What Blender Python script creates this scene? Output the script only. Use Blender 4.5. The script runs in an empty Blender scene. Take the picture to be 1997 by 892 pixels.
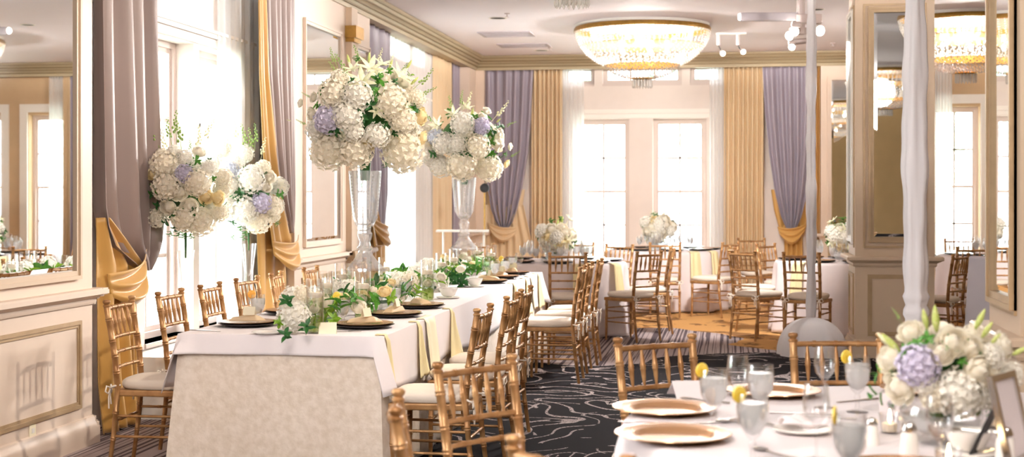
import bpy, bmesh, math, random
from mathutils import Vector, Matrix, Euler
PI = math.pi
RND = random.Random(11)
SC = bpy.context.scene
COL = SC.collection

# ------------------------------------------------------------------ survey
# camera 1.48 m above the floor, 50 mm lens, turned 8.8 degrees left of the room's long axis (+Y)
H, F = 1.48, 2773.0
ANG = math.atan(428.5 / F)
CA, SA = math.cos(ANG), math.sin(ANG)
def W(px, d):
    u = (px - 998.5) / F
    return (d * (CA * u - SA), d * (CA + SA * u))
def LD(l, d):
    return (CA * l - SA * d, SA * l + CA * d)
def D(py, z): return (H - z) * F / (py - 381.0)
def onX(px, X):
    u = (px - 998.5) / F
    d = X / (CA * u - SA)
    return d * (CA + SA * u)
def onY(px, Y):
    u = (px - 998.5) / F
    d = Y / (CA + SA * u)
    return d * (CA * u - SA)
def dep(x, y): return -SA * x + CA * y
def ZP(py, d): return H - (py - 381.0) * d / F

# ------------------------------------------------------------------ node materials
def srgb(r, g, b):
    f = lambda c: (c / 255 / 12.92) if c / 255 <= .04045 else ((c / 255 + .055) / 1.055) ** 2.4
    return (f(r), f(g), f(b), 1)
def newmat(name):
    m = bpy.data.materials.new(name); m.use_nodes = True
    nt = m.node_tree; nt.nodes.clear()
    out = nt.nodes.new('ShaderNodeOutputMaterial')
    return m, nt, out
def lk(nt, a, b): nt.links.new(a, b)
def node(nt, t, **kw):
    n = nt.nodes.new(t)
    for k, v in kw.items():
        if k.startswith('i_'): n.inputs[k[2:]].default_value = v
        else: setattr(n, k, v)
    return n
def noise(nt, scale, detail=3, vec=None, rough=.5):
    n = node(nt, 'ShaderNodeTexNoise'); n.inputs['Scale'].default_value = scale
    n.inputs['Detail'].default_value = detail; n.inputs['Roughness'].default_value = rough
    if vec is not None: lk(nt, vec, n.inputs['Vector'])
    return n.outputs['Fac']
def mixc(nt, fac, a, b):
    n = node(nt, 'ShaderNodeMix', data_type='RGBA')
    for s, v in ((0, fac), (6, a), (7, b)):
        if hasattr(v, 'is_output'): lk(nt, v, n.inputs[s])
        else: n.inputs[s].default_value = v
    return n.outputs[2]
def mth(nt, op, a, b=None, clamp=False):
    n = node(nt, 'ShaderNodeMath', operation=op, use_clamp=clamp)
    for s, v in ((0, a), (1, b)):
        if v is None: continue
        if hasattr(v, 'is_output'): lk(nt, v, n.inputs[s])
        else: n.inputs[s].default_value = v
    return n.outputs[0]
def mrange(nt, v, a, b, c=0., d=1.):
    n = node(nt, 'ShaderNodeMapRange')
    lk(nt, v, n.inputs[0])
    for i, x in enumerate((a, b, c, d)): n.inputs[1 + i].default_value = x
    return n.outputs[0]
def objco(nt, scale=(1, 1, 1)):
    t = node(nt, 'ShaderNodeTexCoord'); mp = node(nt, 'ShaderNodeMapping'); mp.inputs['Scale'].default_value = scale
    lk(nt, t.outputs['Object'], mp.inputs['Vector']); return mp.outputs[0]
def paint(name, col, rough=.5, metal=0., var=0., vscale=6., bump=0., bscale=40., col2=None, sheen=0., stretch=(1, 1, 1), spec=.5, trans=0.):
    m, nt, out = newmat(name)
    p = node(nt, 'ShaderNodeBsdfPrincipled'); p.inputs['Roughness'].default_value = rough
    p.inputs['Metallic'].default_value = metal; p.inputs['Specular IOR Level'].default_value = spec
    if sheen: p.inputs['Sheen Weight'].default_value = sheen
    co = objco(nt, stretch)
    c2 = col2 or tuple(x * (1 - var) for x in col[:3]) + (1,)
    if var or col2:
        f = mrange(nt, noise(nt, vscale, 4, co), .35, .65)
        lk(nt, mixc(nt, f, col, c2), p.inputs['Base Color'])
    else: p.inputs['Base Color'].default_value = col
    if bump:
        b = node(nt, 'ShaderNodeBump'); b.inputs['Strength'].default_value = bump; b.inputs['Distance'].default_value = .01
        lk(nt, noise(nt, bscale, 3, co), b.inputs['Height']); lk(nt, b.outputs[0], p.inputs['Normal'])
    sh = p.outputs[0]
    if trans:
        tr = node(nt, 'ShaderNodeBsdfTranslucent'); tr.inputs['Color'].default_value = col
        mx = node(nt, 'ShaderNodeMixShader'); mx.inputs[0].default_value = trans
        lk(nt, sh, mx.inputs[1]); lk(nt, tr.outputs[0], mx.inputs[2]); sh = mx.outputs[0]
    lk(nt, sh, out.inputs['Surface'])
    return m
def glassy(name, tint=(1, 1, 1, 1), base=.06, edge=.75, rough=.02, body=None, bodyfac=0.):
    # thin clear glass: straight transmission plus a Fresnel-weighted reflection
    m, nt, out = newmat(name)
    t = node(nt, 'ShaderNodeBsdfTransparent'); t.inputs[0].default_value = tint
    g = node(nt, 'ShaderNodeBsdfGlossy'); g.inputs['Roughness'].default_value = rough
    lw = node(nt, 'ShaderNodeLayerWeight'); lw.inputs[0].default_value = .35
    fac = mrange(nt, lw.outputs['Facing'], 0, 1, base, edge)
    mx = node(nt, 'ShaderNodeMixShader'); lk(nt, fac, mx.inputs[0]); lk(nt, t.outputs[0], mx.inputs[1]); lk(nt, g.outputs[0], mx.inputs[2])
    sh = mx.outputs[0]
    if body:
        d0 = node(nt, 'ShaderNodeBsdfDiffuse'); d0.inputs[0].default_value = body
        d1 = node(nt, 'ShaderNodeBsdfTranslucent'); d1.inputs[0].default_value = body
        d = node(nt, 'ShaderNodeMixShader'); lk(nt, d0.outputs[0], d.inputs[1]); lk(nt, d1.outputs[0], d.inputs[2])
        m2 = node(nt, 'ShaderNodeMixShader'); m2.inputs[0].default_value = bodyfac
        lk(nt, sh, m2.inputs[1]); lk(nt, d.outputs[0], m2.inputs[2]); sh = m2.outputs[0]
    lk(nt, sh, out.inputs['Surface'])
    return m
def sheer_mat(name, col, alpha):
    m, nt, out = newmat(name)
    t = node(nt, 'ShaderNodeBsdfTransparent')
    d = node(nt, 'ShaderNodeBsdfDiffuse'); d.inputs[0].default_value = col
    r = node(nt, 'ShaderNodeBsdfTranslucent'); r.inputs[0].default_value = col
    a = node(nt, 'ShaderNodeMixShader'); a.inputs[0].default_value = .6; lk(nt, d.outputs[0], a.inputs[1]); lk(nt, r.outputs[0], a.inputs[2])
    b = node(nt, 'ShaderNodeMixShader'); b.inputs[0].default_value = alpha; lk(nt, t.outputs[0], b.inputs[1]); lk(nt, a.outputs[0], b.inputs[2])
    lk(nt, b.outputs[0], out.inputs['Surface']); return m
def emit(name, col, s):
    m, nt, out = newmat(name); e = node(nt, 'ShaderNodeEmission'); e.inputs[0].default_value = col; e.inputs[1].default_value = s
    lk(nt, e.outputs[0], out.inputs['Surface']); return m

M = {}
M['pier'] = paint('cream paint', srgb(222, 202, 184), .5, var=.04, vscale=2)
M['tan'] = paint('tan plaster', srgb(204, 174, 138), .8, var=.08, vscale=3, bump=.1)
M['column'] = paint('warm tan paint', srgb(206, 182, 156), .5, var=.04, vscale=2)
M['gilt_dark'] = paint('dark gilt glaze', srgb(128, 108, 74), .5, metal=.2)
M['mould'] = paint('gilt tan moulding', srgb(184, 156, 120), .45, metal=.15, var=.12, vscale=9, stretch=(1, 1, 1))
M['crown'] = paint('gilt crown', srgb(180, 164, 134), .5, metal=.1, var=.15, vscale=5, stretch=(.3, .3, 4))
M['tanlit'] = paint('light-raised tan plaster', srgb(236, 202, 146), .8, var=.08, vscale=2)  # lighter copy of the tan plaster; missing light is put into the colour
M['white'] = paint('white trim', srgb(240, 234, 226), .45)
M['winframe'] = paint('window frame paint', srgb(214, 198, 190), .5)
M['winwall'] = paint('window wall cream', srgb(230, 218, 210), .6, var=.03)
M['ceiling'] = paint('ceiling white', srgb(246, 240, 246), .8, var=.02, vscale=1)
M['mirror'] = None
m, nt, out = newmat('mirror'); g = node(nt, 'ShaderNodeBsdfGlossy'); g.inputs[0].default_value = (.93, .94, .93, 1); g.inputs['Roughness'].default_value = 0.01
lk(nt, g.outputs[0], out.inputs[0]); M['mirror'] = m
M['gold'] = paint('antique gold chair paint', srgb(190, 146, 98), .33, metal=.4, var=.25, vscale=14, col2=srgb(156, 110, 66))
M['cushion'] = paint('ivory cushion', srgb(236, 222, 206), .8, var=.05, bump=.15, bscale=60)
M['tie'] = paint('ivory tie', srgb(240, 228, 214), .8)
M['purple'] = paint('mauve taffeta', srgb(154, 144, 158), .42, var=.1, vscale=3, sheen=.3, stretch=(1, 1, .1))
M['mauvebrown'] = paint('mauve brown taffeta', srgb(152, 132, 126), .4, var=.1, vscale=3, sheen=.3, stretch=(1, 1, .1))
M['goldcloth'] = paint('gold silk', srgb(206, 158, 84), .36, var=.1, vscale=4, sheen=.25, stretch=(1, 1, .2))
M['goldpale'] = paint('pale gold drape', srgb(246, 222, 184), .5, var=.06, vscale=4, trans=.3, stretch=(1, 1, .1))
M['sheer'] = sheer_mat('sheer white voile', (.97, .97, .97, 1), .5)
M['sheerdense'] = sheer_mat('dense white voile', (.97, .97, .97, 1), .88)
M['linen'] = paint('white linen', srgb(240, 230, 230), .75, var=.02, vscale=8, bump=.04, bscale=90)
M['linenlav'] = paint('soft white linen', srgb(232, 220, 220), .75, var=.03, vscale=8)
M['damask'] = paint('champagne damask', srgb(240, 224, 208), .5, var=.0, col2=srgb(226, 208, 188), vscale=26, bump=.45, bscale=30, sheen=.2)
M['drape'] = paint('lavender white drape', srgb(250, 246, 248), .7, var=.03, bump=.1, bscale=20, trans=.35)
M['napkin'] = paint('pale yellow napkin', srgb(250, 234, 184), .7, var=.05, trans=.15)
M['ivory'] = paint('ivory napkin', srgb(244, 234, 206), .7, var=.03)
M['charger'] = paint('gold lacquer charger', srgb(200, 152, 110), .2, metal=.5)
M['pewter'] = paint('dark pewter rim', srgb(60, 48, 46), .3, metal=.5)
M['china'] = paint('white china', srgb(246, 240, 232), .15)
M['silver'] = paint('polished steel', srgb(215, 210, 205), .18, metal=1.)
M['glass'] = glassy('clear glass', base=.05, edge=.6)
M['crystal'] = glassy('cut crystal', base=.14, edge=.75, rough=.05, body=(.97, .97, 1, 1), bodyfac=.12)
M['acrylic'] = glassy('clear acrylic', base=.07, edge=.5)
M['pane'] = glassy('window glass', base=.03, edge=.2)
M['water'] = glassy('iced water', tint=(.9, .94, .95, 1), base=.1, edge=.4, rough=.15, body=(.97, .96, .95, 1), bodyfac=.6)
M['greenwater'] = glassy('green tinted water', tint=(.8, .88, .55, 1), base=.05, edge=.3, body=(.5, .6, .15, 1), bodyfac=.35)
M['clearwater'] = glassy('clear water', tint=(.93, .96, .9, 1), base=.06, edge=.3)
M['wax'] = paint('white wax', srgb(255, 246, 232), .4, trans=.3)
M['flame'] = emit('candle flame', (1, .72, .35, 1), 12)
M['lemon'] = paint('lemon', srgb(250, 206, 50), .4, col2=srgb(255, 228, 110), vscale=60)
M['orange'] = paint('orange slice', srgb(240, 160, 60), .4, col2=srgb(250, 190, 90), vscale=60)
M['leaf'] = paint('leaf', srgb(62, 128, 42), .4, col2=srgb(96, 156, 50), vscale=7, trans=.2)
M['leafdark'] = paint('dark leaf', srgb(28, 84, 38), .4, col2=srgb(52, 112, 44), vscale=7, trans=.1)
M['leaflime'] = paint('lime leaf', srgb(140, 176, 48), .4, col2=srgb(110, 160, 44), vscale=7, trans=.2)
M['stem'] = paint('stem', srgb(150, 178, 96), .5)
M['hyd_white'] = paint('hydrangea white', srgb(255, 252, 246), .7, col2=srgb(250, 244, 230), vscale=20, trans=.32)
M['hyd_cream'] = paint('hydrangea cream', srgb(255, 250, 238), .7, col2=srgb(250, 238, 216), vscale=20, trans=.32)
M['hyd_lav'] = paint('hydrangea lavender', srgb(216, 208, 232), .7, col2=srgb(236, 230, 240), vscale=30, trans=.2)
M['hyd_blue'] = paint('hydrangea pale blue', srgb(226, 232, 244), .7, col2=srgb(242, 242, 248), vscale=30, trans=.2)
M['rose'] = paint('cream rose', srgb(255, 250, 238), .6, col2=srgb(254, 244, 222), vscale=8, trans=.38)
M['roseyellow'] = paint('butter rose', srgb(255, 240, 200), .6, col2=srgb(252, 230, 172), vscale=8, trans=.38)
M['lily'] = paint('pale lily', srgb(252, 248, 226), .55, col2=srgb(232, 234, 180), vscale=9, trans=.25)
M['lilybud'] = paint('green lily bud', srgb(190, 208, 90), .45, col2=srgb(226, 228, 160), vscale=9, trans=.15)
M['black'] = paint('matt black', srgb(22, 20, 24), .5)
M['fixture'] = paint('pale metal fixture', srgb(206, 192, 190), .35, metal=.3)
M['vent'] = paint('vent grey', srgb(188, 180, 186), .6)
M['lamp'] = emit('lamp face', (1, .95, .82, 1), 9)
M['bulb'] = emit('chandelier bulb', (1, .88, .7, 1), 12)
M['brass'] = paint('antique brass', srgb(176, 136, 70), .35, metal=.8, var=.2, vscale=20)
M['gilt'] = paint('bright brass', srgb(226, 186, 100), .3, metal=.7)
m, nt, out = newmat('chandelier crystal')
t = node(nt, 'ShaderNodeBsdfTransparent'); tl = node(nt, 'ShaderNodeBsdfTranslucent'); tl.inputs[0].default_value = (1, .95, .88, 1)
df = node(nt, 'ShaderNodeBsdfDiffuse'); df.inputs[0].default_value = (1, .95, .9, 1)
gl = node(nt, 'ShaderNodeBsdfGlossy'); gl.inputs['Roughness'].default_value = .12
a = node(nt, 'ShaderNodeMixShader'); a.inputs[0].default_value = .5; lk(nt, tl.outputs[0], a.inputs[1]); lk(nt, df.outputs[0], a.inputs[2])
b = node(nt, 'ShaderNodeMixShader'); b.inputs[0].default_value = .35; lk(nt, a.outputs[0], b.inputs[1]); lk(nt, gl.outputs[0], b.inputs[2])
c = node(nt, 'ShaderNodeMixShader'); c.inputs[0].default_value = .6; lk(nt, t.outputs[0], c.inputs[1]); lk(nt, b.outputs[0], c.inputs[2])
lk(nt, c.outputs[0], out.inputs[0]); M['bead'] = m

def carpet():
    m, nt, out = newmat('figured carpet')
    p = node(nt, 'ShaderNodeBsdfPrincipled'); p.inputs['Roughness'].default_value = .95; p.inputs['Specular IOR Level'].default_value = .1
    co = objco(nt); sx = node(nt, 'ShaderNodeSeparateXYZ'); lk(nt, co, sx.inputs[0]); X, Y = sx.outputs[0], sx.outputs[1]
    # dark ground with pale looping lines
    def loops(scale, freq, width, off):
        mp = node(nt, 'ShaderNodeMapping'); mp.inputs['Location'].default_value = (off, off * 2, 0); lk(nt, co, mp.inputs[0])
        n = noise(nt, scale, 1.2, mp.outputs[0], .45)
        fr = mth(nt, 'FRACT', mth(nt, 'MULTIPLY', n, freq))
        dd = mth(nt, 'ABSOLUTE', mth(nt, 'SUBTRACT', fr, .5))
        return mth(nt, 'LESS_THAN', dd, width)
    l1 = loops(1.0, 13, .07, 3.1); l2 = loops(1.5, 9, .05, 9.7)
    msk = mth(nt, 'GREATER_THAN', noise(nt, .9, 2, co), .45)
    msk2 = mth(nt, 'GREATER_THAN', noise(nt, 1.3, 2, co), .53)
    dash = mth(nt, 'GREATER_THAN', noise(nt, 60, 1, co), .42)
    ln = mth(nt, 'MAXIMUM', mth(nt, 'MULTIPLY', l1, msk), mth(nt, 'MULTIPLY', l2, msk2))
    ln = mth(nt, 'MULTIPLY', ln, dash)
    dark = mixc(nt, ln, srgb(26, 22, 26), srgb(176, 162, 160))
    # grey zone with stripes running down the room
    mp = node(nt, 'ShaderNodeMapping'); mp.inputs['Scale'].default_value = (42, .22, 1); lk(nt, co, mp.inputs[0])
    st = mth(nt, 'GREATER_THAN', noise(nt, 1, 2, mp.outputs[0]), .53)
    grey = mixc(nt, st, srgb(176, 160, 158), srgb(92, 80, 84))
    g2 = mixc(nt, mth(nt, 'MULTIPLY', mth(nt, 'GREATER_THAN', noise(nt, 1.6, 5, co, .65), .56), .8), srgb(206, 156, 98), srgb(120, 84, 56))
    wob = mth(nt, 'MULTIPLY', mth(nt, 'SUBTRACT', noise(nt, .55, 2, co), .5), 3.2)
    yy = mth(nt, 'ADD', Y, wob)
    # gold rises to the right of the far tables
    gz = mth(nt, 'GREATER_THAN', mth(nt, 'ADD', mth(nt, 'MULTIPLY', X, .9), yy), 14.6)
    base = mixc(nt, gz, grey, g2)
    dz = mth(nt, 'LESS_THAN', mth(nt, 'SUBTRACT', yy, mth(nt, 'MULTIPLY', X, .62)), 13.6)
    dz = mth(nt, 'MULTIPLY', dz, mth(nt, 'GREATER_THAN', mth(nt, 'ADD', X, mth(nt, 'MULTIPLY', wob, .3)), -3.1))
    col = mixc(nt, dz, base, dark)
    lk(nt, col, p.inputs['Base Color'])
    b = node(nt, 'ShaderNodeBump'); b.inputs['Strength'].default_value = .3; b.inputs['Distance'].default_value = .01
    lk(nt, noise(nt, 260, 2, co), b.inputs['Height']); lk(nt, b.outputs[0], p.inputs['Normal'])
    lk(nt, p.outputs[0], out.inputs[0]); return m
M['carpet'] = carpet()

# ------------------------------------------------------------------ mesh builder
class MB:
    def __init__(s, xf=None): s.v = []; s.f = []; s.xf = xf
    def add(s, vs, fs):
        o = len(s.v)
        s.v += [tuple(s.xf(*p)) if s.xf else tuple(p) for p in vs]
        s.f += [tuple(o + i for i in f) for f in fs]; return s
    def box(s, x0, x1, y0, y1, z0, z1, mat=None):
        vs = [(x, y, z) for x in (x0, x1) for y in (y0, y1) for z in (z0, z1)]
        if mat: vs = [tuple(mat @ Vector(p)) for p in vs]
        return s.add(vs, [(0, 1, 3, 2), (4, 6, 7, 5), (0, 4, 5, 1), (2, 3, 7, 6), (0, 2, 6, 4), (1, 5, 7, 3)])
    def tube(s, pts, rad, n=10, cap=True):
        pts = [Vector(p) for p in pts]
        if not isinstance(rad, (list, tuple)): rad = [rad] * len(pts)
        vs = []; up = Vector((0, 0, 1)); pv = None
        for i, p in enumerate(pts):
            t = (pts[min(i + 1, len(pts) - 1)] - pts[max(i - 1, 0)]).normalized()
            if pv is None:
                a = t.cross(up if abs(t.z) < .9 else Vector((1, 0, 0))).normalized()
            else: a = (pv - t * pv.dot(t)).normalized()
            pv = a; b = t.cross(a)
            for k in range(n):
                an = 2 * PI * k / n
                vs.append(tuple(p + (a * math.cos(an) + b * math.sin(an)) * rad[i]))
        fs = []
        for i in range(len(pts) - 1):
            for k in range(n):
                fs.append((i * n + k, i * n + (k + 1) % n, (i + 1) * n + (k + 1) % n, (i + 1) * n + k))
        if cap: fs.append(tuple(range(n - 1, -1, -1))); fs.append(tuple((len(pts) - 1) * n + k for k in range(n)))
        return s.add(vs, fs)
    def lathe(s, prof, c=(0, 0, 0), n=24, rip=None):
        vs = []; fs = []
        for j, (r, z) in enumerate(prof):
            for k in range(n):
                a = 2 * PI * k / n; rr = r if rip is None else r + rip(a, j)
                vs.append((c[0] + rr * math.cos(a), c[1] + rr * math.sin(a), c[2] + z))
        for j in range(len(prof) - 1):
            for k in range(n):
                fs.append((j * n + k, j * n + (k + 1) % n, (j + 1) * n + (k + 1) % n, (j + 1) * n + k))
        if prof[0][0] > 1e-5 and rip is None: fs.append(tuple(range(n - 1, -1, -1)))
        if prof[-1][0] > 1e-5 and rip is None: fs.append(tuple((len(prof) - 1) * n + k for k in range(n)))
        return s.add(vs, fs)
    def ball(s, c, r, nu=10, nv=6):
        if not isinstance(r, (tuple, list)): r = (r, r, r)
        vs = [(c[0], c[1], c[2] - r[2])]
        for j in range(1, nv):
            ph = -PI / 2 + PI * j / nv
            for k in range(nu):
                a = 2 * PI * k / nu
                vs.append((c[0] + r[0] * math.cos(ph) * math.cos(a), c[1] + r[1] * math.cos(ph) * math.sin(a), c[2] + r[2] * math.sin(ph)))
        vs.append((c[0], c[1], c[2] + r[2])); e = len(vs) - 1; fs = []
        for k in range(nu): fs.append((0, 1 + (k + 1) % nu, 1 + k)); fs.append((e, e - nu + k, e - nu + (k + 1) % nu))
        for j in range(nv - 2):
            for k in range(nu):
                a = 1 + j * nu; fs.append((a + k, a + (k + 1) % nu, a + nu + (k + 1) % nu, a + nu + k))
        return s.add(vs, fs)
    def grid(s, fn, nu, nv):
        vs = [fn(i / nu, j / nv) for j in range(nv + 1) for i in range(nu + 1)]
        fs = [(j * (nu + 1) + i, j * (nu + 1) + i + 1, (j + 1) * (nu + 1) + i + 1, (j + 1) * (nu + 1) + i) for j in range(nv) for i in range(nu)]
        return s.add(vs, fs)
    def prism(s, poly, p0, p1, ux, uz):
        # polygon (a,b) swept from p0 to p1, a along ux, b along uz
        p0, p1, ux, uz = map(Vector, (p0, p1, ux, uz)); n = len(poly)
        vs = [tuple(q + ux * a + uz * b) for q in (p0, p1) for a, b in poly]
        fs = [(k, (k + 1) % n, n + (k + 1) % n, n + k) for k in range(n)] + [tuple(range(n - 1, -1, -1)), tuple(range(n, 2 * n))]
        return s.add(vs, fs)
    def frame(s, x0, x1, z0, z1, w, y0, y1):
        # picture-frame ring in the xz plane
        s.box(x0, x1, y0, y1, z0, z0 + w); s.box(x0, x1, y0, y1, z1 - w, z1)
        s.box(x0, x0 + w, y0, y1, z0 + w, z1 - w); s.box(x1 - w, x1, y0, y1, z0 + w, z1 - w); return s
    def mesh(s, name, mat, smooth=None, recalc=True):
        me = bpy.data.meshes.new(name); me.from_pydata(s.v, [], s.f)
        if recalc:
            bm = bmesh.new(); bm.from_mesh(me); bmesh.ops.recalc_face_normals(bm, faces=bm.faces); bm.to_mesh(me); bm.free()
        me.materials.append(mat)
        if smooth:
            me.polygons.foreach_set('use_smooth', [True] * len(me.polygons))
            if smooth < 180: me.set_sharp_from_angle(angle=math.radians(smooth))
        me.update(); return me
    def build(s, name, mat, parent=None, smooth=40, loc=None, recalc=True):
        return put(name, s.mesh(name, mat, smooth, recalc), parent, loc)
def put(name, me, parent=None, loc=None, rot=None, sc=None):
    o = bpy.data.objects.new(name, me); COL.objects.link(o)
    if parent is not None: o.parent = parent
    if loc is not None: o.location = loc
    if rot is not None: o.rotation_euler = rot
    if sc is not None: o.scale = (sc, sc, sc) if not isinstance(sc, (tuple, list)) else sc
    return o
def tag(o, label=None, cat=None, group=None, kind=None):
    if label: o['label'] = label
    if cat: o['category'] = cat
    if group: o['group'] = group
    if kind: o['kind'] = kind
    return o
def thing(name, loc, rz=0, label=None, cat=None, group=None, sc=1):
    o = bpy.data.objects.new(name, None); COL.objects.link(o); o.location = loc; o.rotation_euler = (0, 0, rz); o.scale = (sc,) * 3
    o.empty_display_size = .1
    return tag(o, label, cat, group)
KIDS = {}
def kids(o):
    return [c for c in o.children]
def dup(root, loc, rz, label, cat=None, group=None, sc=None):
    def cp(o, par):
        c = o.copy(); COL.objects.link(c); c.parent = par
        for ch in o.children: cp(ch, c)
        return c
    r = cp(root, None); r.location = loc; r.rotation_euler = (0, 0, rz); r['label'] = label
    if cat: r['category'] = cat
    if group: r['group'] = group
    if sc: r.scale = (sc,) * 3
    return r
def struct(o): o['kind'] = 'structure'; return o
def solid(o, t, off=0):
    m = o.modifiers.new('thickness', 'SOLIDIFY'); m.thickness = t; m.offset = off; return o
def bev(o, w, seg=2):
    m = o.modifiers.new('bevel', 'BEVEL'); m.width = w; m.segments = seg; m.limit_method = 'ANGLE'; return o

TOP = .765
# ------------------------------------------------------------------ room shell
XL, XP = -4.0, -3.78          # window wall face, pier face (left)
YF, YP = 21.2, 20.95          # far wall face, far pier face
XR, YB, ZC = 7.6, -5.5, 3.56
def cells(mb, lo, hi, zlo, zhi, n0, n1, ops):
    ss = sorted({lo, hi, *[o[0] for o in ops], *[o[1] for o in ops]}); zs = sorted({zlo, zhi, *[o[2] for o in ops], *[o[3] for o in ops]})
    for a, b in zip(ss, ss[1:]):
        for c, d in zip(zs, zs[1:]):
            m = ((a + b) / 2, (c + d) / 2)
            if any(o[0] < m[0] < o[1] and o[2] < m[1] < o[3] for o in ops): continue
            mb.box(a, b, n0, n1, c, d)
TL = lambda s, n, z: (XL - n, s, z)      # along, outward, up
TF = lambda s, n, z: (s, YF + n, z)
TP = lambda s, n, z: (XP - n, s, z)
TQ = lambda s, n, z: (s, YP + n, z)
ZS, ZT, ZA, ZB = .45, 2.62, 3.14, 3.42
left_ops = []; 
for a, b in ((3.0, 3.9), (4.02, 4.9), (9.3, 10.2), (10.32, 11.2), (15.75, 16.65), (16.77, 17.65)): left_ops.append((a, b, ZS, ZT))
for a, b in ((2.9, 5.0), (8.9, 9.5), (9.65, 10.85), (11.0, 11.6), (15.2, 15.9), (16.05, 17.35), (17.5, 18.2)): left_ops.append((a, b, ZA, ZB))
mb = MB(TL); cells(mb, YB, YF + .3, 0, ZC, 0, .28, left_ops); struct(mb.build('wall_left', M['winwall'], smooth=None))
far_ops = [(-2.3, -1.51, ZS, ZT), (-1.16, -.37, ZS, ZT), (-2.5, -2.03, ZA, ZB), (-1.91, -.73, ZA, ZB), (-.61, -.14, ZA, ZB), (2.86, 3.52, ZS, 2.76), (3.95, 4.6, ZS, 2.76), (5.2, 5.9, ZS, 2.76)]
mb = MB(TF); cells(mb, XL, 2.3, 0, ZC, 0, .28, far_ops[:5]); struct(mb.build('wall_far', M['winwall'], smooth=None))
mb = MB(TF); cells(mb, 2.3, XR, 0, ZC, 0, .28, far_ops[5:]); struct(mb.build('wall_far_right', M['tan'], smooth=None))
struct(MB().box(XR, XR + .2, YB, YF, 0, ZC).build('wall_right', M['tan'], smooth=None))
struct(MB().box(XL - .28, XR + .2, YB - .2, YB, 0, ZC).build('wall_back', M['tanlit'], smooth=None))
struct(MB().box(XL - .28, XR + .2, YB - .2, YF + .28, -.1, 0).build('floor', M['carpet'], smooth=None))
struct(MB().box(XL - .28, XR + .2, YB - .2, YF + .28, ZC, ZC + .1).build('ceiling', M['ceiling'], smooth=None))
# header boxes behind the crown moulding
struct(MB().box(XL, XP, YB, YF, 3.36, ZC).build('trim_1', M['crown'], smooth=None))
struct(MB().box(XP, XR, YP, YF, 3.36, ZC).build('trim_2', M['crown'], smooth=None))
CP = [(0, 3.345), (.018, 3.345), (.022, 3.365), (.022, 3.385), (.034, 3.392), (.034, 3.402), (.03, 3.41), (.045, 3.44), (.068, 3.462), (.085, 3.47), (.085, 3.482), (.092, 3.492), (.104, 3.515), (.126, 3.53), (.126, 3.556), (0, 3.556)]
t3 = struct(MB().prism(CP, (XP, YB, 0), (XP, YP - .0, 0), (1, 0, 0), (0, 0, 1)).build('trim_3', M['crown'], smooth=30))
t4 = struct(MB().prism(CP, (XP, YP, 0), (XR, YP, 0), (0, -1, 0), (0, 0, 1)).build('trim_4', M['crown'], smooth=30))
for q, za, zb in ((.037, 3.386, 3.404), (.055, 3.434, 3.444), (.09, 3.468, 3.484), (.112, 3.512, 3.520)):
    MB().box(XP, XP + q, YB, YP, za, zb).build('gilt_band', M['gilt_dark'], t3, smooth=None)
    MB().box(XP, XR, YP - q, YP, za, zb).build('gilt_band', M['gilt_dark'], t4, smooth=None)

def window(n, T, s0, s1, z0, z1, sash=True, cols=2, casing=True):
    fr = MB(T).frame(s0, s1, z0, z1, .045, .14, .24)
    if casing:
        fr.box(s0 - .0, s1 + .0, -.012, .14, z0 - .03, z0 + .0)
    o = struct(fr.build('window_%d' % n, M['winframe'], smooth=None))
    a, b = s0 + .045, s1 - .045
    sm = MB(T)
    if sash:
        mid = (z0 + z1) / 2
        sm.frame(a, b, mid - .02, z1 - .045, .035, .16, .20); sm.frame(a, b, z0 + .045, mid + .02, .035, .18, .22)
        for lo, hi, y in ((mid, z1 - .08, .165), (z0 + .08, mid, .185)):
            for k in range(1, cols):
                x = a + (b - a) * k / cols; sm.box(x - .014, x + .014, y, y + .03, lo, hi)
            zz = (lo + hi) / 2; sm.box(a, b, y, y + .03, zz - .014, zz + .014)
    else:
        sm.frame(a, b, z0 + .045, z1 - .045, .025, .16, .2)
        k = max(1, round((b - a) / .4))
        for i in range(1, k):
            x = a + (b - a) * i / k; sm.box(x - .014, x + .014, .165, .195, z0 + .05, z1 - .05)
    sm.build('sash', M['winframe'], o, smooth=None)
    MB(T).box(a, b, .195, .199, z0 + .045, z1 - .045).build('pane', M['pane'], o, smooth=None)
    return o
n = 1
for a, b, c, d in left_ops: window(n, TL, a, b, c, d, c < 1); n += 1
for a, b, c, d in far_ops: window(n, TF, a, b, c, d, c < 1); n += 1
# casings and belt mouldings on the window walls
def casing(T, s0, s1, nm):
    mb = MB(T); mb.box(s0, s1, -.02, 0, 2.70, 2.735); mb.box(s0, s1, -.035, 0, 2.735, 2.76)
    mb.frame(s0 + .5, s1 - .5, ZS - .1, 2.69, .06, -.012, 0)
    struct(mb.build(nm, M['white'], smooth=None))
casing(TL, 8.1, 12.0, 'trim_5'); casing(TL, 14.7, 18.9, 'trim_6'); casing(TF, -2.9, .25, 'trim_7')
for i, (a, b) in enumerate(((2.78, 3.66), (3.85, 4.7), (5.1, 6.0))):
    struct(MB(TF).frame(a, b, ZS - .1, 2.93, .13, -.03, 0).build('trim_%d' % (8 + i), M['white'], smooth=None))
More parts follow.
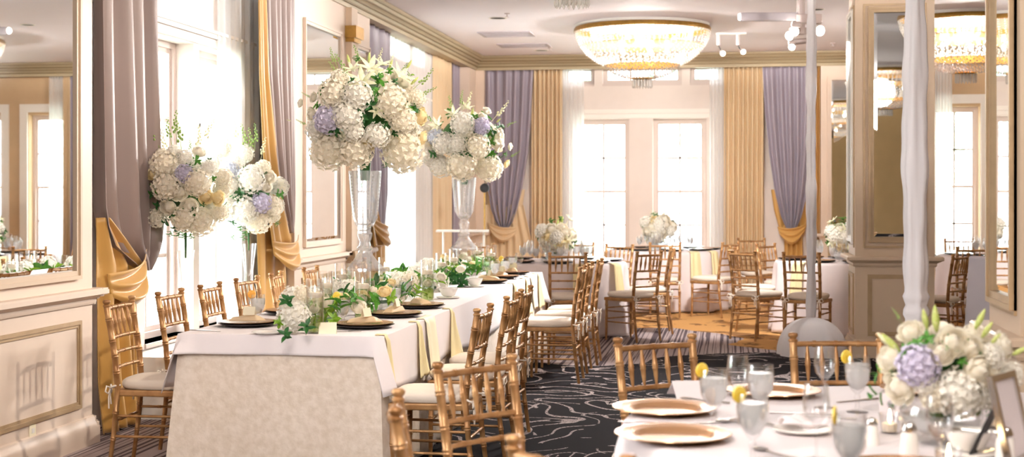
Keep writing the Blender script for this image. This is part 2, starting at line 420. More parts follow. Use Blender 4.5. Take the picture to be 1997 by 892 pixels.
# radiator covers under the left windows, ribbed front
def radcover(s0, s1, nm):
    mb = MB(); mb.box(-4.0, -3.64, s0, s1, 0, .36)
    k = int((s1 - s0) / .045)
    for i in range(k):
        y = s0 + (s1 - s0) * (i + .5) / k; mb.box(-3.64, -3.632, y - .015, y + .015, .09, .34)
    o = struct(mb.build(nm, M['white'], smooth=None))
    MB().prism([(0, .36), (.03, .36), (.045, .375), (.06, .38), (.06, .41), (-.36, .41), (-.36, .36)], (-3.64, s0, 0), (-3.64, s1, 0), (1, 0, 0), (0, 0, 1)).build('ledge', M['white'], o, smooth=30)
    MB().box(-3.64, -3.625, s0, s1, 0, .09).build('baseboard', M['white'], o, smooth=None)
radcover(8.9, 11.75, 'trim_11'); radcover(15.0, 18.6, 'trim_12')

RAIL = [(0, .83), (.012, .83), (.02, .845), (.02, .862), (.045, .875), (.06, .885), (.075, .89), (.075, .915), (.065, .925), (0, .925)]
BASE = [(0, 0), (.035, 0), (.035, .1), (.028, .125), (.02, .135), (.015, .16), (0, .165)]
def pier(T, s0, s1, deep, nm, mat, panels, n_out=0.):
    """projecting pier: body, chair rail, baseboard and raised panel mouldings; local y<0 is towards the room"""
    o = struct(MB(T).box(s0, s1, 0, deep, 0, 3.36).build(nm, mat, smooth=None))
    def wrap(prof, name, m):
        mb = MB(T)
        mb.prism(prof, (s0, 0, 0), (s1, 0, 0), (0, -1, 0), (0, 0, 1))
        mb.prism(prof, (s0, deep, 0), (s0, 0, 0), (-1, 0, 0), (0, 0, 1)); mb.prism(prof, (s1, 0, 0), (s1, deep, 0), (1, 0, 0), (0, 0, 1))
        mx = max(p[0] for p in prof)
        for sgn, s in ((-1, s0), (1, s1)):      # mitred corner blocks
            for i in range(len(prof) - 1):
                (a, b), (c, d) = prof[i], prof[i + 1]
                if d - b > .002 and max(a, c) > 0:
                    w = (a + c) / 2; mb.box(min(s, s + sgn * w), max(s, s + sgn * w), -w, 0, b, d)
        return mb.build(name, m, o, smooth=30)
    wrap(RAIL, 'chair_rail', mat); wrap(BASE, 'baseboard', mat)
    for a, b, c, d in panels:
        mb = MB(T); mb.frame(a, b, c, d, .022, -.014, 0); mb.frame(a + .022, b - .022, c + .022, d - .022, .018, -.007, 0)
        mb.build('panel_moulding', M['mould'], o, smooth=None)
    return o
def mirror(T, s0, s1, z0, z1, label, fw=.05, fmat='mould', bevel=.03, twist=0.):
    """framed bevelled wall mirror"""
    cx = (s0 + s1) / 2
    def T2(s, n, z): return T(s, n + (s - cx) * twist, z)
    o = thing('wall_mirror', T(cx, 0, z0), 0, label, 'mirror')
    inv = Vector(T(cx, 0, z0))
    TT = lambda s, n, z: tuple(Vector(T2(s, n, z)) - inv)
    mb = MB(lambda s, n, z: tuple(Vector(T(s, n, z)) - inv))
    mb.frame(s0 - fw, s1 + fw, z0 - fw, z1 + fw, fw * .45, -.03, 0); mb.frame(s0 - fw * .55, s1 + fw * .55, z0 - fw * .55, z1 + fw * .55, fw * .55, -.02, 0)
    mb.build('frame', M[fmat], o, smooth=None)
    b = bevel; vs = [(s0, -.004, z0), (s1, -.004, z0), (s1, -.004, z1), (s0, -.004, z1), (s0 + b, -.008, z0 + b), (s1 - b, -.008, z0 + b), (s1 - b, -.008, z1 - b), (s0 + b, -.008, z1 - b),
                     (s0, -.001, z0), (s1, -.001, z0), (s1, -.001, z1), (s0, -.001, z1)]
    MB(TT).add(vs, [(0, 1, 5, 4), (1, 2, 6, 5), (2, 3, 7, 6), (3, 0, 4, 7), (4, 5, 6, 7), (8, 11, 10, 9), (0, 8, 9, 1), (1, 9, 10, 2), (2, 10, 11, 3), (3, 11, 8, 0)]).build('glass', M['mirror'], o, smooth=None)
    return o
pier(TP, 5.9, 8.02, .22, 'column', M['pier'], [(6.1, 7.86, .23, .745)])
pier(TP, 12.0, 13.62, .22, 'column', M['pier'], [(12.2, 13.45, .23, .745)])
pier(TP, 13.62, 13.95, .22, 'column', M['pier'], [])
pier(TP, 13.95, 14.62, .22, 'column', M['pier'], [(14.05, 14.5, .23, .745)])
# slim pilaster between the two mirrors
MBp = MB(TP).box(13.68, 13.9, -.06, 0, 0, 3.345)
o = struct(MBp.build('column', M['column'], smooth=None))
MB(TP).box(13.65, 13.93, -.10, 0, .83, .925).build('chair_rail', M['mould'], o, smooth=None)
MB(TP).box(13.66, 13.92, -.09, 0, 3.0, 3.04).box(13.64, 13.94, -.115, 0, 3.04, 3.16).build('capital', M['brass'], o, smooth=None)
pier(TP, 20.4, 21.2, .22, 'column', M['pier'], [])
pier(TQ, XP, -3.66, .25, 'column', M['pier'], [])
pier(TQ, 1.27, 2.2, .25, 'column', M['pier'], [(1.37, 2.1, .23, .745)])
mirror(TP, 6.3, 7.78, 1.04, 3.15, 'large panelled mirror on the pier at the photo\'s left edge', fmat='column')
mirror(TP, 12.3, 13.42, 1.06, 3.02, 'tall mirror on left wall pier behind the nearest tall bouquet', fmat='pier')
mirror(TP, 14.06, 14.5, 1.06, 2.98, 'narrow mirror beside the gilt capped pilaster', fmat='pier')
mirror(TQ, 1.42, 2.06, 1.06, 3.14, 'tall mirror on far wall pier, right of the mauve curtain', fw=.06, fmat='pier', twist=.0)
# outlet on the left pier
o = thing('power_outlet', (XP + .0, 7.28, .17), 0, 'cream power outlet low on the pier at left', 'outlet')
bev(MB().box(0, .006, -.036, .036, -.057, .057).build('cover_plate', M['ivory'], o, smooth=None), .003)
for dz in (-.022, .022):
    MB().box(.006, .009, -.015, .015, dz - .013, dz + .013).build('socket', M['white'], o, smooth=None)

def column(x0, x1, y0, y1, label_no):
    o = struct(MB().box(x0, x1, y0, y1, 0, ZC).build('column', M['column'], smooth=None))
    for prof, nm in ((RAIL, 'chair_rail'), (BASE, 'baseboard')):
        mb = MB()
        for i in range(len(prof) - 1):
            (a, b), (c, d) = prof[i], prof[i + 1]
            if d - b > .002 and max(a, c) > 0:
                vs = [(x0 - a, y0 - a, b), (x1 + a, y0 - a, b), (x1 + a, y1 + a, b), (x0 - a, y1 + a, b), (x0 - c, y0 - c, d), (x1 + c, y0 - c, d), (x1 + c, y1 + c, d), (x0 - c, y1 + c, d)]
                mb.add(vs, [(0, 1, 5, 4), (1, 2, 6, 5), (2, 3, 7, 6), (3, 0, 4, 7), (3, 2, 1, 0), (4, 5, 6, 7)])
        mb.build(nm, M['column'], o, smooth=None, recalc=False)
    for T, a, b in ((lambda s, n, z: (s, y0 + n, z), x0, x1), (lambda s, n, z: (x0 + n, s, z), y0, y1)):
        mb = MB(T); mb.frame(a + .11, b - .11, .2, .76, .022, -.014, 0); mb.frame(a + .132, b - .132, .222, .738, .018, -.007, 0)
        mb.build('panel_moulding', M['mould'], o, smooth=None)
        mb = MB(T); mb.frame(a + .07, b - .07, 1.0, 3.22, .02, -.012, 0)
        mb.build('panel_moulding', M['mould'], o, smooth=None)
    return o
C1 = (1.11, 1.81, 13.27, 13.97); C2 = (1.12, 1.82, 5.82, 6.5)
column(*C1, 1); column(*C2, 2)
mirror(lambda s, n, z: (s, C1[2] + n, z), 1.275, 1.645, 1.1, 3.14, 'tall mirror on front of the square column behind the draped pole', twist=.0)
mirror(lambda s, n, z: (C1[0] + n, s, z), C1[2] + .13, C1[3] - .13, 1.1, 3.14, 'mirror on the window side of the square middle column', fmat='white')
mirror(lambda s, n, z: (C2[0] + n, s, z), C2[2] + .12, C2[3] - .12, 1.07, 3.14, 'mirror on the column at the photo\'s right edge')

# ------------------------------------------------------------------ curtains
def interp(rows, z):
    rows = sorted(rows, key=lambda r: -r[0])
    if z >= rows[0][0]: return rows[0][1:]
    for a, b in zip(rows, rows[1:]):
        if a[0] >= z >= b[0]:
            t = (a[0] - z) / (a[0] - b[0] + 1e-9); 
            return tuple(a[1 + i] * (1 - t) + b[1 + i] * t for i in range(len(a) - 1))
    return rows[-1][1:]
def panel(T, rows, pleats, amp, mat, name, parent, n0=0., seed=0, fan=0., th=.004, bow=0.):
    rr = random.Random(seed); ph = [rr.uniform(0, 6.28) for _ in range(4)]
    ztop = max(r[0] for r in rows); zbot = min(r[0] for r in rows)
    nu = max(24, pleats * 8); nv = 40
    def fn(u, v):
        z = ztop + (zbot - ztop) * v; l, r = interp(rows, z)[:2]
        uu = u + .018 * math.sin(5 * u + ph[1]) * 1
        s = l + (r - l) * u
        w = math.sin(2 * PI * pleats * uu + ph[0] + .5 * math.sin(2.2 * v + ph[2]))
        w2 = .35 * math.sin(2 * PI * pleats * .47 * uu + ph[3] + v)
        a = amp * (.75 + .35 * v)
        return (s, -(n0 + a * (w + w2) + bow * math.sin(PI * min(1, v * 1.1)) * math.sin(PI * u)), z)
    return solid(MB(T).grid(fn, nu, nv).build(name, mat, parent, smooth=180, recalc=False), th)
def swag(T, sl, sr, zl, zr, sag, drop, folds, mat, name, parent, n0=.06, amp=.03, seed=1):
    def fn(u, v):
        s = sl + (sr - sl) * (u + (0.12 * v * (.5 - u)))
        z = zl + (zr - zl) * u - sag * math.sin(PI * u) * (.25 + .75 * v) - drop * v
        return (s, -(n0 + (.05 + .05 * v) * math.sin(PI * u) + amp * math.sin(PI * u) * math.sin(2 * PI * folds * v + 1.3 * math.sin(PI * u))), z)
    return solid(MB(T).grid(fn, 26, 40).build(name, mat, parent, smooth=180, recalc=False), .004)
def pxl(lst, plane, T):  # photograph outline (y, left, right) to (z, s_left, s_right) on a wall plane
    out = []
    for py, a, b in lst:
        if T == 'L':
            ya, yb = onX(a, plane), onX(b, plane); d = dep(plane, (ya + yb) / 2)
        else:
            ya, yb = onY(a, plane), onY(b, plane); d = dep((ya + yb) / 2, plane)
        out.append((ZP(py, d), ya, yb))
    return out
PLX = XP - .09; PFY = YP + .09
TCL = lambda s, n, z: (PLX - .075 - n, s, z)
TCF = lambda s, n, z: (s, PFY + .04 + n, z)
ZTOP = 3.37
def toprow(rows, z=ZTOP): rows = sorted(rows, key=lambda r: -r[0]); return [(z,) + rows[0][1:]] + [r for r in rows if r[0] < z - .01]

# 1 nearest curtain, by the left pier
def T1(s, n, z): return (XP - .05 - n, s, z)
P1 = XP - .05
c = thing('swagged_curtain', (P1, 8.5, 0), 0, 'mauve brown silk curtain with bright gold lining beside the left pier', 'curtain')
rows = toprow(pxl([(0, 176, 287), (150, 176, 290), (300, 177, 294), (400, 178, 298), (440, 184, 299), (480, 200, 295), (505, 232, 287), (528, 252, 274)], P1, 'L'))
loc = Vector((P1, 8.5, 0))
def rel(T, o): 
    v = Vector(o.location); return lambda s, n, z: tuple(Vector(T(s, n, z)) - v)
panel(rel(T1, c), rows, 4, .055, M['mauvebrown'], 'front_panel', c, n0=.02, seed=4)
rows = pxl([(425, 178, 192), (470, 178, 228), (520, 178, 264), (545, 178, 258), (600, 180, 240), (660, 180, 232), (740, 180, 238)], P1, 'L') + [(.02, onX(188, P1), onX(250, P1))]
panel(rel(T1, c), rows, 3, .03, M['goldcloth'], 'lining', c, n0=.05, seed=9)
rows = [(1.05, onX(225, P1), onX(262, P1)), (.9, onX(222, P1), onX(264, P1)), (.02, onX(226, P1), onX(268, P1))]
panel(rel(T1, c), rows, 4, .028, M['goldcloth'], 'lining_tail', c, n0=0.0, seed=5)
swag(rel(T1, c), onX(188, P1), onX(266, P1), 1.00, 1.13, .12, .14, 2.5, M['goldcloth'], 'gathered_fold', c, n0=.07, amp=.025)
# 2 right end of the first bay
def swagcurtain(T, P, kind, label, rows_m, rows_g, rows_t, sw, mm='purple', gm='goldcloth', pl=(5, 3, 3), seed=3, gn0=.07, am=.03):
    base = (P, 0, 0) if kind == 'L' else (0, P, 0)
    mid = (rows_m[0][1] + rows_m[0][2]) / 2
    s0 = onX(mid, P) if kind == 'L' else onY(mid, P)
    loc = (P, s0, 0) if kind == 'L' else (s0, P, 0)
    c = thing('swagged_curtain', loc, 0, label, 'curtain')
    Tx = rel(T, c)
    panel(Tx, toprow(pxl(rows_m, P, kind)), pl[0], am, M[mm], 'front_panel', c, n0=.03, seed=seed)
    if rows_g: panel(Tx, toprow(pxl(rows_g, P, kind), ZTOP if rows_g[0][0] < 60 or rows_g[0][0] == 137 else 9) if rows_g[0][0] in (0, 40, 137) else pxl(rows_g, P, kind), pl[1], .02, M[gm], 'lining', c, n0=gn0, seed=seed + 1)
    r = pxl(rows_t, P, kind); r.append((.02, r[-1][1], r[-1][2]))
    panel(Tx, r, pl[2], .022, M[gm], 'lining_tail', c, n0=-.01, seed=seed + 2)
    a, b, ya, yb, sag, drop = sw
    sa, sb = (onX(a, P), onX(b, P)) if kind == 'L' else (onY(a, P), onY(b, P))
    da = dep(P, sa) if kind == 'L' else dep(sa, P); db = dep(P, sb) if kind == 'L' else dep(sb, P)
    swag(Tx, sa, sb, ZP(ya, da), ZP(yb, db), sag, drop, 2.5, M[gm], 'gathered_fold', c, n0=.07, amp=.022)
    return c
swagcurtain(lambda s, n, z: (XP - .04 - n, s, z), XP, 'L', 'mauve curtain with pale gold lining, left of the tall pier mirror',
    [(0, 521, 574), (150, 525, 574), (300, 536, 574), (380, 545, 573), (430, 557, 571), (455, 561, 568)],
    [(0, 500, 517), (150, 502, 523), (300, 508, 538), (400, 516, 552), (480, 526, 570)],
    [(440, 515, 574), (530, 516, 573), (560, 516, 573)], (524, 576, 470, 458, .16, .12), gm='goldcloth', mm='mauvebrown', seed=21, gn0=.05, am=.035)
swagcurtain(TCL, PLX, 'L', 'short mauve curtain right of the narrow mirror, behind the glass vase',
    [(40, 723, 768), (200, 724, 767), (300, 726, 766), (380, 730, 764), (430, 736, 758), (450, 742, 752)],
    [(395, 724, 732), (440, 724, 744), (480, 728, 757)],
    [(420, 738, 766), (500, 738, 766), (540, 738, 766)], (726, 758, 425, 440, .16, .12), pl=(5, 2, 3), seed=31)
def flat(T, P, kind, label, px, y, mat, pl, amp=.03, name='drape_panel', nm='curtain', n0=0., seed=2, cat='curtain'):
    s0, s1 = (onX(px[0], P), onX(px[1], P)) if kind == 'L' else (onY(px[0], P), onY(px[1], P))
    return flat_s(T, P, kind, label, s0, s1, mat, pl, amp, nm, n0, seed, cat)
def flat_s(T, P, kind, label, s0, s1, mat, pl, amp=.03, nm='curtain', n0=0., seed=2, cat='curtain', zb=.02):
    m_ = (s0 + s1) / 2
    loc = (P, m_, 0) if kind == 'L' else (m_, P, 0)
    tmp = bpy.data.objects.new('t', None); tmp.location = loc
    o = panel(rel(T, tmp), [(ZTOP, s0, s1), (zb, s0, s1)], pl, amp, M[mat], nm, None, n0=n0, seed=seed); o.location = loc
    bpy.data.objects.remove(tmp)
    return tag(o, label, cat)
flat(TCL, PLX, 'L', 'pale gold pleated drape at the far end of the left wall windows', (857, 889), 0, 'goldpale', 5, .04, seed=6)
flat(TCL, PLX, 'L', 'narrow mauve drape on the left wall nearest the room corner', (890, 916), 0, 'purple', 6, seed=7)
flat(TCF, PFY, 'F', 'thin strip of gold drape in the far left room corner', (933, 941), 0, 'goldcloth', 2, .02, seed=8)
swagcurtain(TCF, PFY, 'F', 'mauve swagged curtain at the left of the far windows',
    [(137, 941, 1040), (220, 943, 1036), (300, 946, 1030), (370, 951, 1018), (410, 958, 1008), (435, 968, 999), (447, 977, 990)], [(370, 946, 1022), (410, 947, 1016), (440, 953, 1010), (462, 964, 1000), (478, 974, 990)],
    [(400, 944, 1020), (470, 944, 1036), (560, 944, 1036)], (952, 1010, 434, 442, .16, .10), gm='goldpale', pl=(6, 3, 6), seed=41, gn0=-.035, am=.035)
flat(TCF, PFY, 'F', 'gold pleated drape left of the far windows', (1036, 1096), 0, 'goldpale', 7, .045, seed=10)
flat(TCF, PFY, 'F', 'gold pleated drape right of the far windows', (1412, 1490), 0, 'goldpale', 8, .045, seed=11)
swagcurtain(TCF, PFY, 'F', 'mauve swagged curtain right of the far windows, behind the slim draped pole',
    [(137, 1487, 1592), (220, 1492, 1590), (300, 1500, 1586), (370, 1510, 1576), (420, 1522, 1564), (447, 1534, 1552), (455, 1540, 1548)], [(370, 1504, 1582), (410, 1510, 1578), (440, 1518, 1574), (466, 1530, 1566), (486, 1540, 1556)],
    [(440, 1528, 1566), (480, 1530, 1566), (560, 1528, 1568)], (1516, 1573, 442, 436, .18, .10), gm='goldcloth', pl=(6, 3, 4), seed=51, gn0=-.035, am=.035)
flat(TCF, PFY, 'F', 'thin gold drape edge beside the far wall mirror', (1590, 1599), 0, 'goldcloth', 2, .02, seed=12)
flat_s(TCF, PFY, 'F', 'mauve drape on the far wall right of the far mirror pier', 2.3, 2.75, 'purple', 6, seed=13)
flat_s(TCF, PFY, 'F', 'gold drape between mauve drape and sheer at the far right window', 2.75, 2.88, 'goldpale', 4, seed=14)
flat_s(TCF, PFY, 'F', 'white sheer over the far right window beside the square column', 2.88, 3.12, 'sheer', 6, .02, 'sheer_curtain', .0, 15)
flat(TCL, PLX, 'L', 'white sheer beside the pale gold curtain in the first left bay', (450, 526), 0, 'sheerdense', 8, .02, nm='sheer_curtain', n0=-.03, seed=16)
flat(TCL, PLX, 'L', 'wide white sheer over the left windows behind the bouquets', (766, 858), 0, 'sheer', 16, .02, nm='sheer_curtain', n0=-.03, seed=17)
flat(TCF, PFY, 'F', 'white sheer at the left edge of the far windows', (1094, 1138), 0, 'sheer', 5, .02, nm='sheer_curtain', n0=-.04, seed=18)
flat(TCF, PFY, 'F', 'white sheer at the right edge of the far windows', (1384, 1416), 0, 'sheer', 4, .02, nm='sheer_curtain', n0=-.04, seed=19)

# ------------------------------------------------------------------ ceiling fittings
def ceil_at(px, py): d = (ZC - H) * F / (381 - py); return W(px, d)
for (px, py, w, l, lab) in ((988, 66, .68, .55, 'larger grey ceiling vent nearest the left crown moulding'), (1022, 88, .70, .45, 'smaller grey ceiling vent just before the far crown moulding')):
    x, y = ceil_at(px, py)
    o = thing('ceiling_vent', (x, y, ZC), 0, lab, 'vent')
    MB().frame(-w / 2, w / 2, -l / 2, l / 2, .04, 0, .012).build('frame', M['vent'], o, smooth=None).rotation_euler = (-PI / 2, 0, 0)
    mb = MB()
    for k in range(9): yy = -l / 2 + .05 + (l - .1) * (k + .5) / 9; mb.box(-w / 2 + .04, w / 2 - .04, yy - .02, yy + .005, -.009, -.003)
    mb.build('louvre', M['vent'], o, smooth=None)
for (px, py, r, lab) in ((971, 35, .09, 'dark recessed downlight nearest the left crown moulding'), (1056, 98, .09, 'dark recessed downlight by the far crown moulding'), (1592, 18, .075, 'dark recessed downlight right of the spotlight mast')):
    x, y = ceil_at(px, py); o = thing('downlight', (x, y, ZC), 0, lab, 'downlight')
    MB().lathe([(r, -.001), (r + .02, -.001), (r + .018, -.006), (r, -.006), (r, -.001)], n=28).build('trim_ring', M['white'], o)
    MB().lathe([(r, -.003), (r, -.001), (.001, -.001), (.001, -.003)], n=28).build('baffle', M['black'], o)
for (px, py, lab) in ((989, 29, 'sprinkler head beside the nearer dark downlight'), (1073, 96, 'sprinkler head beside the farther dark downlight'), (1624, 87, 'sprinkler head over the mauve curtain right of the poles')):
    x, y = ceil_at(px, py - 3); o = thing('sprinkler_head', (x, y, ZC), 0, lab, 'sprinkler')
    MB().lathe([(.035, 0), (.03, -.008), (.008, -.012), (.008, -.04), (.001, -.04)], n=14).build('body', M['fixture'], o)
    MB().lathe([(.001, -.04), (.028, -.042), (.028, -.046), (.001, -.046)], n=14).build('deflector', M['fixture'], o)

def chandelier():
    o = thing('chandelier', (0, 0, 0))
    z0 = -.055
    MB().lathe([(.80, z0 + .02), (.825, z0 + .02), (.835, z0), (.835, z0 - .03), (.82, z0 - .035), (.80, z0 - .03), (.80, z0 + .02)], n=64).build('rim', M['brass'], o)
    MB().lathe([(.79, .0), (.82, -.0), (.80, z0 + .02), (.05, z0 + .02), (.05, .0)], n=48).build('ceiling_plate', M['white'], o)
    def beads(name, prof, strings, r, seed):
        rr = random.Random(seed); mb = MB()
        L = [0]
        for a, b in zip(prof, prof[1:]): L.append(L[-1] + math.dist(a, b))
        nb = int(L[-1] / (r * 2.25))
        for i in range(nb + 1):
            t = L[-1] * i / nb; k = max(j for j in range(len(L)) if L[j] <= t + 1e-9); k = min(k, len(prof) - 2)
            f = (t - L[k]) / (L[k + 1] - L[k]); R_ = prof[k][0] * (1 - f) + prof[k + 1][0] * f; z = prof[k][1] * (1 - f) + prof[k + 1][1] * f
            ns = max(8, int(strings * max(R_, .05) / prof[0][0])) if R_ < prof[0][0] * .9 else strings
            for s in range(ns):
                a = 2 * PI * (s + .5 * rr.random() * .1) / ns
                mb.ball((R_ * math.cos(a), R_ * math.sin(a), z), (r, r, r * 1.1), 5, 3)
        ob = mb.build(name, M['bead'], o, smooth=None, recalc=False); ob['kind'] = 'stuff'; return ob
    beads('bead_skirt', [(.82, z0 - .04), (.80, z0 - .12), (.755, z0 - .21), (.68, z0 - .30), (.58, z0 - .38), (.46, z0 - .44)], 66, .0125, 1)
    beads('bead_tier', [(.50, z0 - .35), (.46, z0 - .44), (.38, z0 - .52), (.26, z0 - .575), (.12, z0 - .60)], 44, .0125, 2)
    beads('inner_bead_ring', [(.62, z0 - .02), (.60, z0 - .13)], 64, .0105, 3)
    for R_, z, w in ((.745, z0 - .2, .004), (.46, z0 - .44, .004), (.125, z0 - .60, .008)):
        MB().lathe([(R_ - w, z), (R_, z + w), (R_ + w, z), (R_, z - w), (R_ - w, z)], n=48).build('band', M['gilt'], o)
    mb = MB()
    for k in range(20):
        a = 2 * PI * k / 20; x, y = .115 * math.cos(a), .115 * math.sin(a)
        mb.lathe([(.001, z0 - .61), (.010, z0 - .62), (.012, z0 - .70), (.001, z0 - .72)], (x, y, 0), 6)
        if k % 2: mb.lathe([(.001, z0 - .61), (.010, z0 - .62), (.012, z0 - .69), (.001, z0 - .71)], (x * .5, y * .5, 0), 6)
    ob = mb.build('crystal_fringe', M['bead'], o, smooth=None); ob['kind'] = 'stuff'
    for k in range(10):
        a = 2 * PI * k / 10; R_ = .5 if k % 2 else .3; z = z0 - (.16 if k % 2 else .26)
        b = MB().ball((R_ * math.cos(a), R_ * math.sin(a), z), (.022, .022, .04), 10, 6).build('bulb', M['bulb'], o)
    return o
CH = chandelier()
chs = [((-1.08, 17.4), 'crystal bowl chandelier hanging before the far windows'), ((-1.1, 9.85), 'crystal chandelier cut by the top edge, only its fringe showing'), ((2.7, 17.2), 'crystal chandelier in the right hand bay beyond the square column'),
       ((2.7, 9.85), 'crystal chandelier in the right bay between the two columns'), ((2.5, 2.4), 'crystal chandelier reflected in the square column mirror')]
CHPOW = 195
for i, ((x, y), lab) in enumerate(chs):
    o = CH if i == 0 else dup(CH, (0, 0, 0), 0, lab)
    o.location = (x, y, ZC); tag(o, lab, 'chandelier', 'crystal chandeliers')
for i, (x, y) in enumerate([c[0] for c in chs] + [(-1.1, 2.4)]):
    L = bpy.data.lights.new('chandelier_light', 'POINT'); L.energy = CHPOW * ((1. if x > 0 else .5) if y < 5 else 1); L.color = (1, .93, .87); L.shadow_soft_size = .06
    lo = bpy.data.objects.new('chandelier_light', L); COL.objects.link(lo); lo.location = (x, y, ZC - .25)

# spotlight mast and small twin spot on the ceiling
def spot_head(o, p, aim, r=.045, ln=.09, name='spot_head'):
    p = Vector(p); a = Vector(aim).normalized()
    h = MB().tube([p - a * ln, p - a * ln * .8, p], [r * .5, r * .8, r], 14).build(name, M['fixture'], o)
    MB().tube([p, p + a * .012], [r * .93, r * .8], 14).build('lens', M['lamp'], h)
d = 14.0; bx, by = W(1562, d)
o = thing('spotlight_mast', (bx, by, ZC), ANG, 'ceiling mast of pale spotlights beside the slim draped pole', 'spotlight')
s = d / F
MB().box(-.14, .14, -.1, .1, -.02, 0).build('ceiling_plate', M['fixture'], o, smooth=None)
bev(MB().box(-.035, .035, -.035, .035, -.5, -.02).build('mast', M['fixture'], o, smooth=None), .008)
mb = MB(); z = ZP(33, d) - ZC
bev(MB().box(-.60, -.02, -.035, .035, z - .042, z + .042).build('arm_housing', M['vent'], o, smooth=None), .012)
MB().tube([(-.615, 0, z), (-.60, 0, z)], [.03, .036], 16).build('lens', M['lamp'], o)
bev(MB().box(-.06, .2, -.05, .05, ZP(47, d) - ZC, ZP(28, d) - ZC).build('junction_box', M['fixture'], o, smooth=None), .01)
bev(MB().box(-.12, .19, -.03, .03, ZP(67, d) - ZC, ZP(54, d) - ZC).build('cross_bar', M['fixture'], o, smooth=None), .01)
for px, py, aim, r in ((1546, 63, (-.5, -.8, -.3), .05), (1536, 72, (-.7, -.7, -.3), .048), (1596, 62, (.3, -.9, -.2), .055), (1541, 94, (-.4, -.8, -.5), .036), (1545, 50, (-.5, .6, .1), .035)):
    p = ((px - 1562) * s, -.08, ZP(py, d) - ZC); spot_head(o, p, aim, r)
    MB().tube([(p[0], -.04, p[2] + .02), ((p[0]) * .6, -.01, p[2] + .05), (0.0 if abs(p[0]) < .12 else p[0] * .5, 0, p[2] + .09)], .007, 8).build('arm', M['black'], o)
MB().tube([(-.13, -.03, ZP(84, d) - ZC), (.06, -.03, ZP(80, d) - ZC)], .028, 12).build('lamp_tube', M['fixture'], o)
d = 18.2; bx, by = W(1424, d)
o = thing('twin_spotlight', (bx, by, ZC), ANG, 'small white twin spotlight on the ceiling right of the main chandelier', 'spotlight')
MB().box(-.18, .2, -.04, .04, -.025, 0).build('ceiling_plate', M['white'], o, smooth=None)
for x, x2, dz in ((-.15, -.1, -.26), (.1, .16, -.24)):
    MB().tube([(x, 0, -.02), (x, 0, -.16)], .028, 12).build('stem', M['fixture'], o)
    MB().tube([(x, 0, -.16), (x + .02, 0, -.2), (x2, -.02, dz)], .007, 8).build('arm', M['black'], o)
    spot_head(o, (x2, -.05, dz - .01), (.2, -.8, -.4), .035, .07)

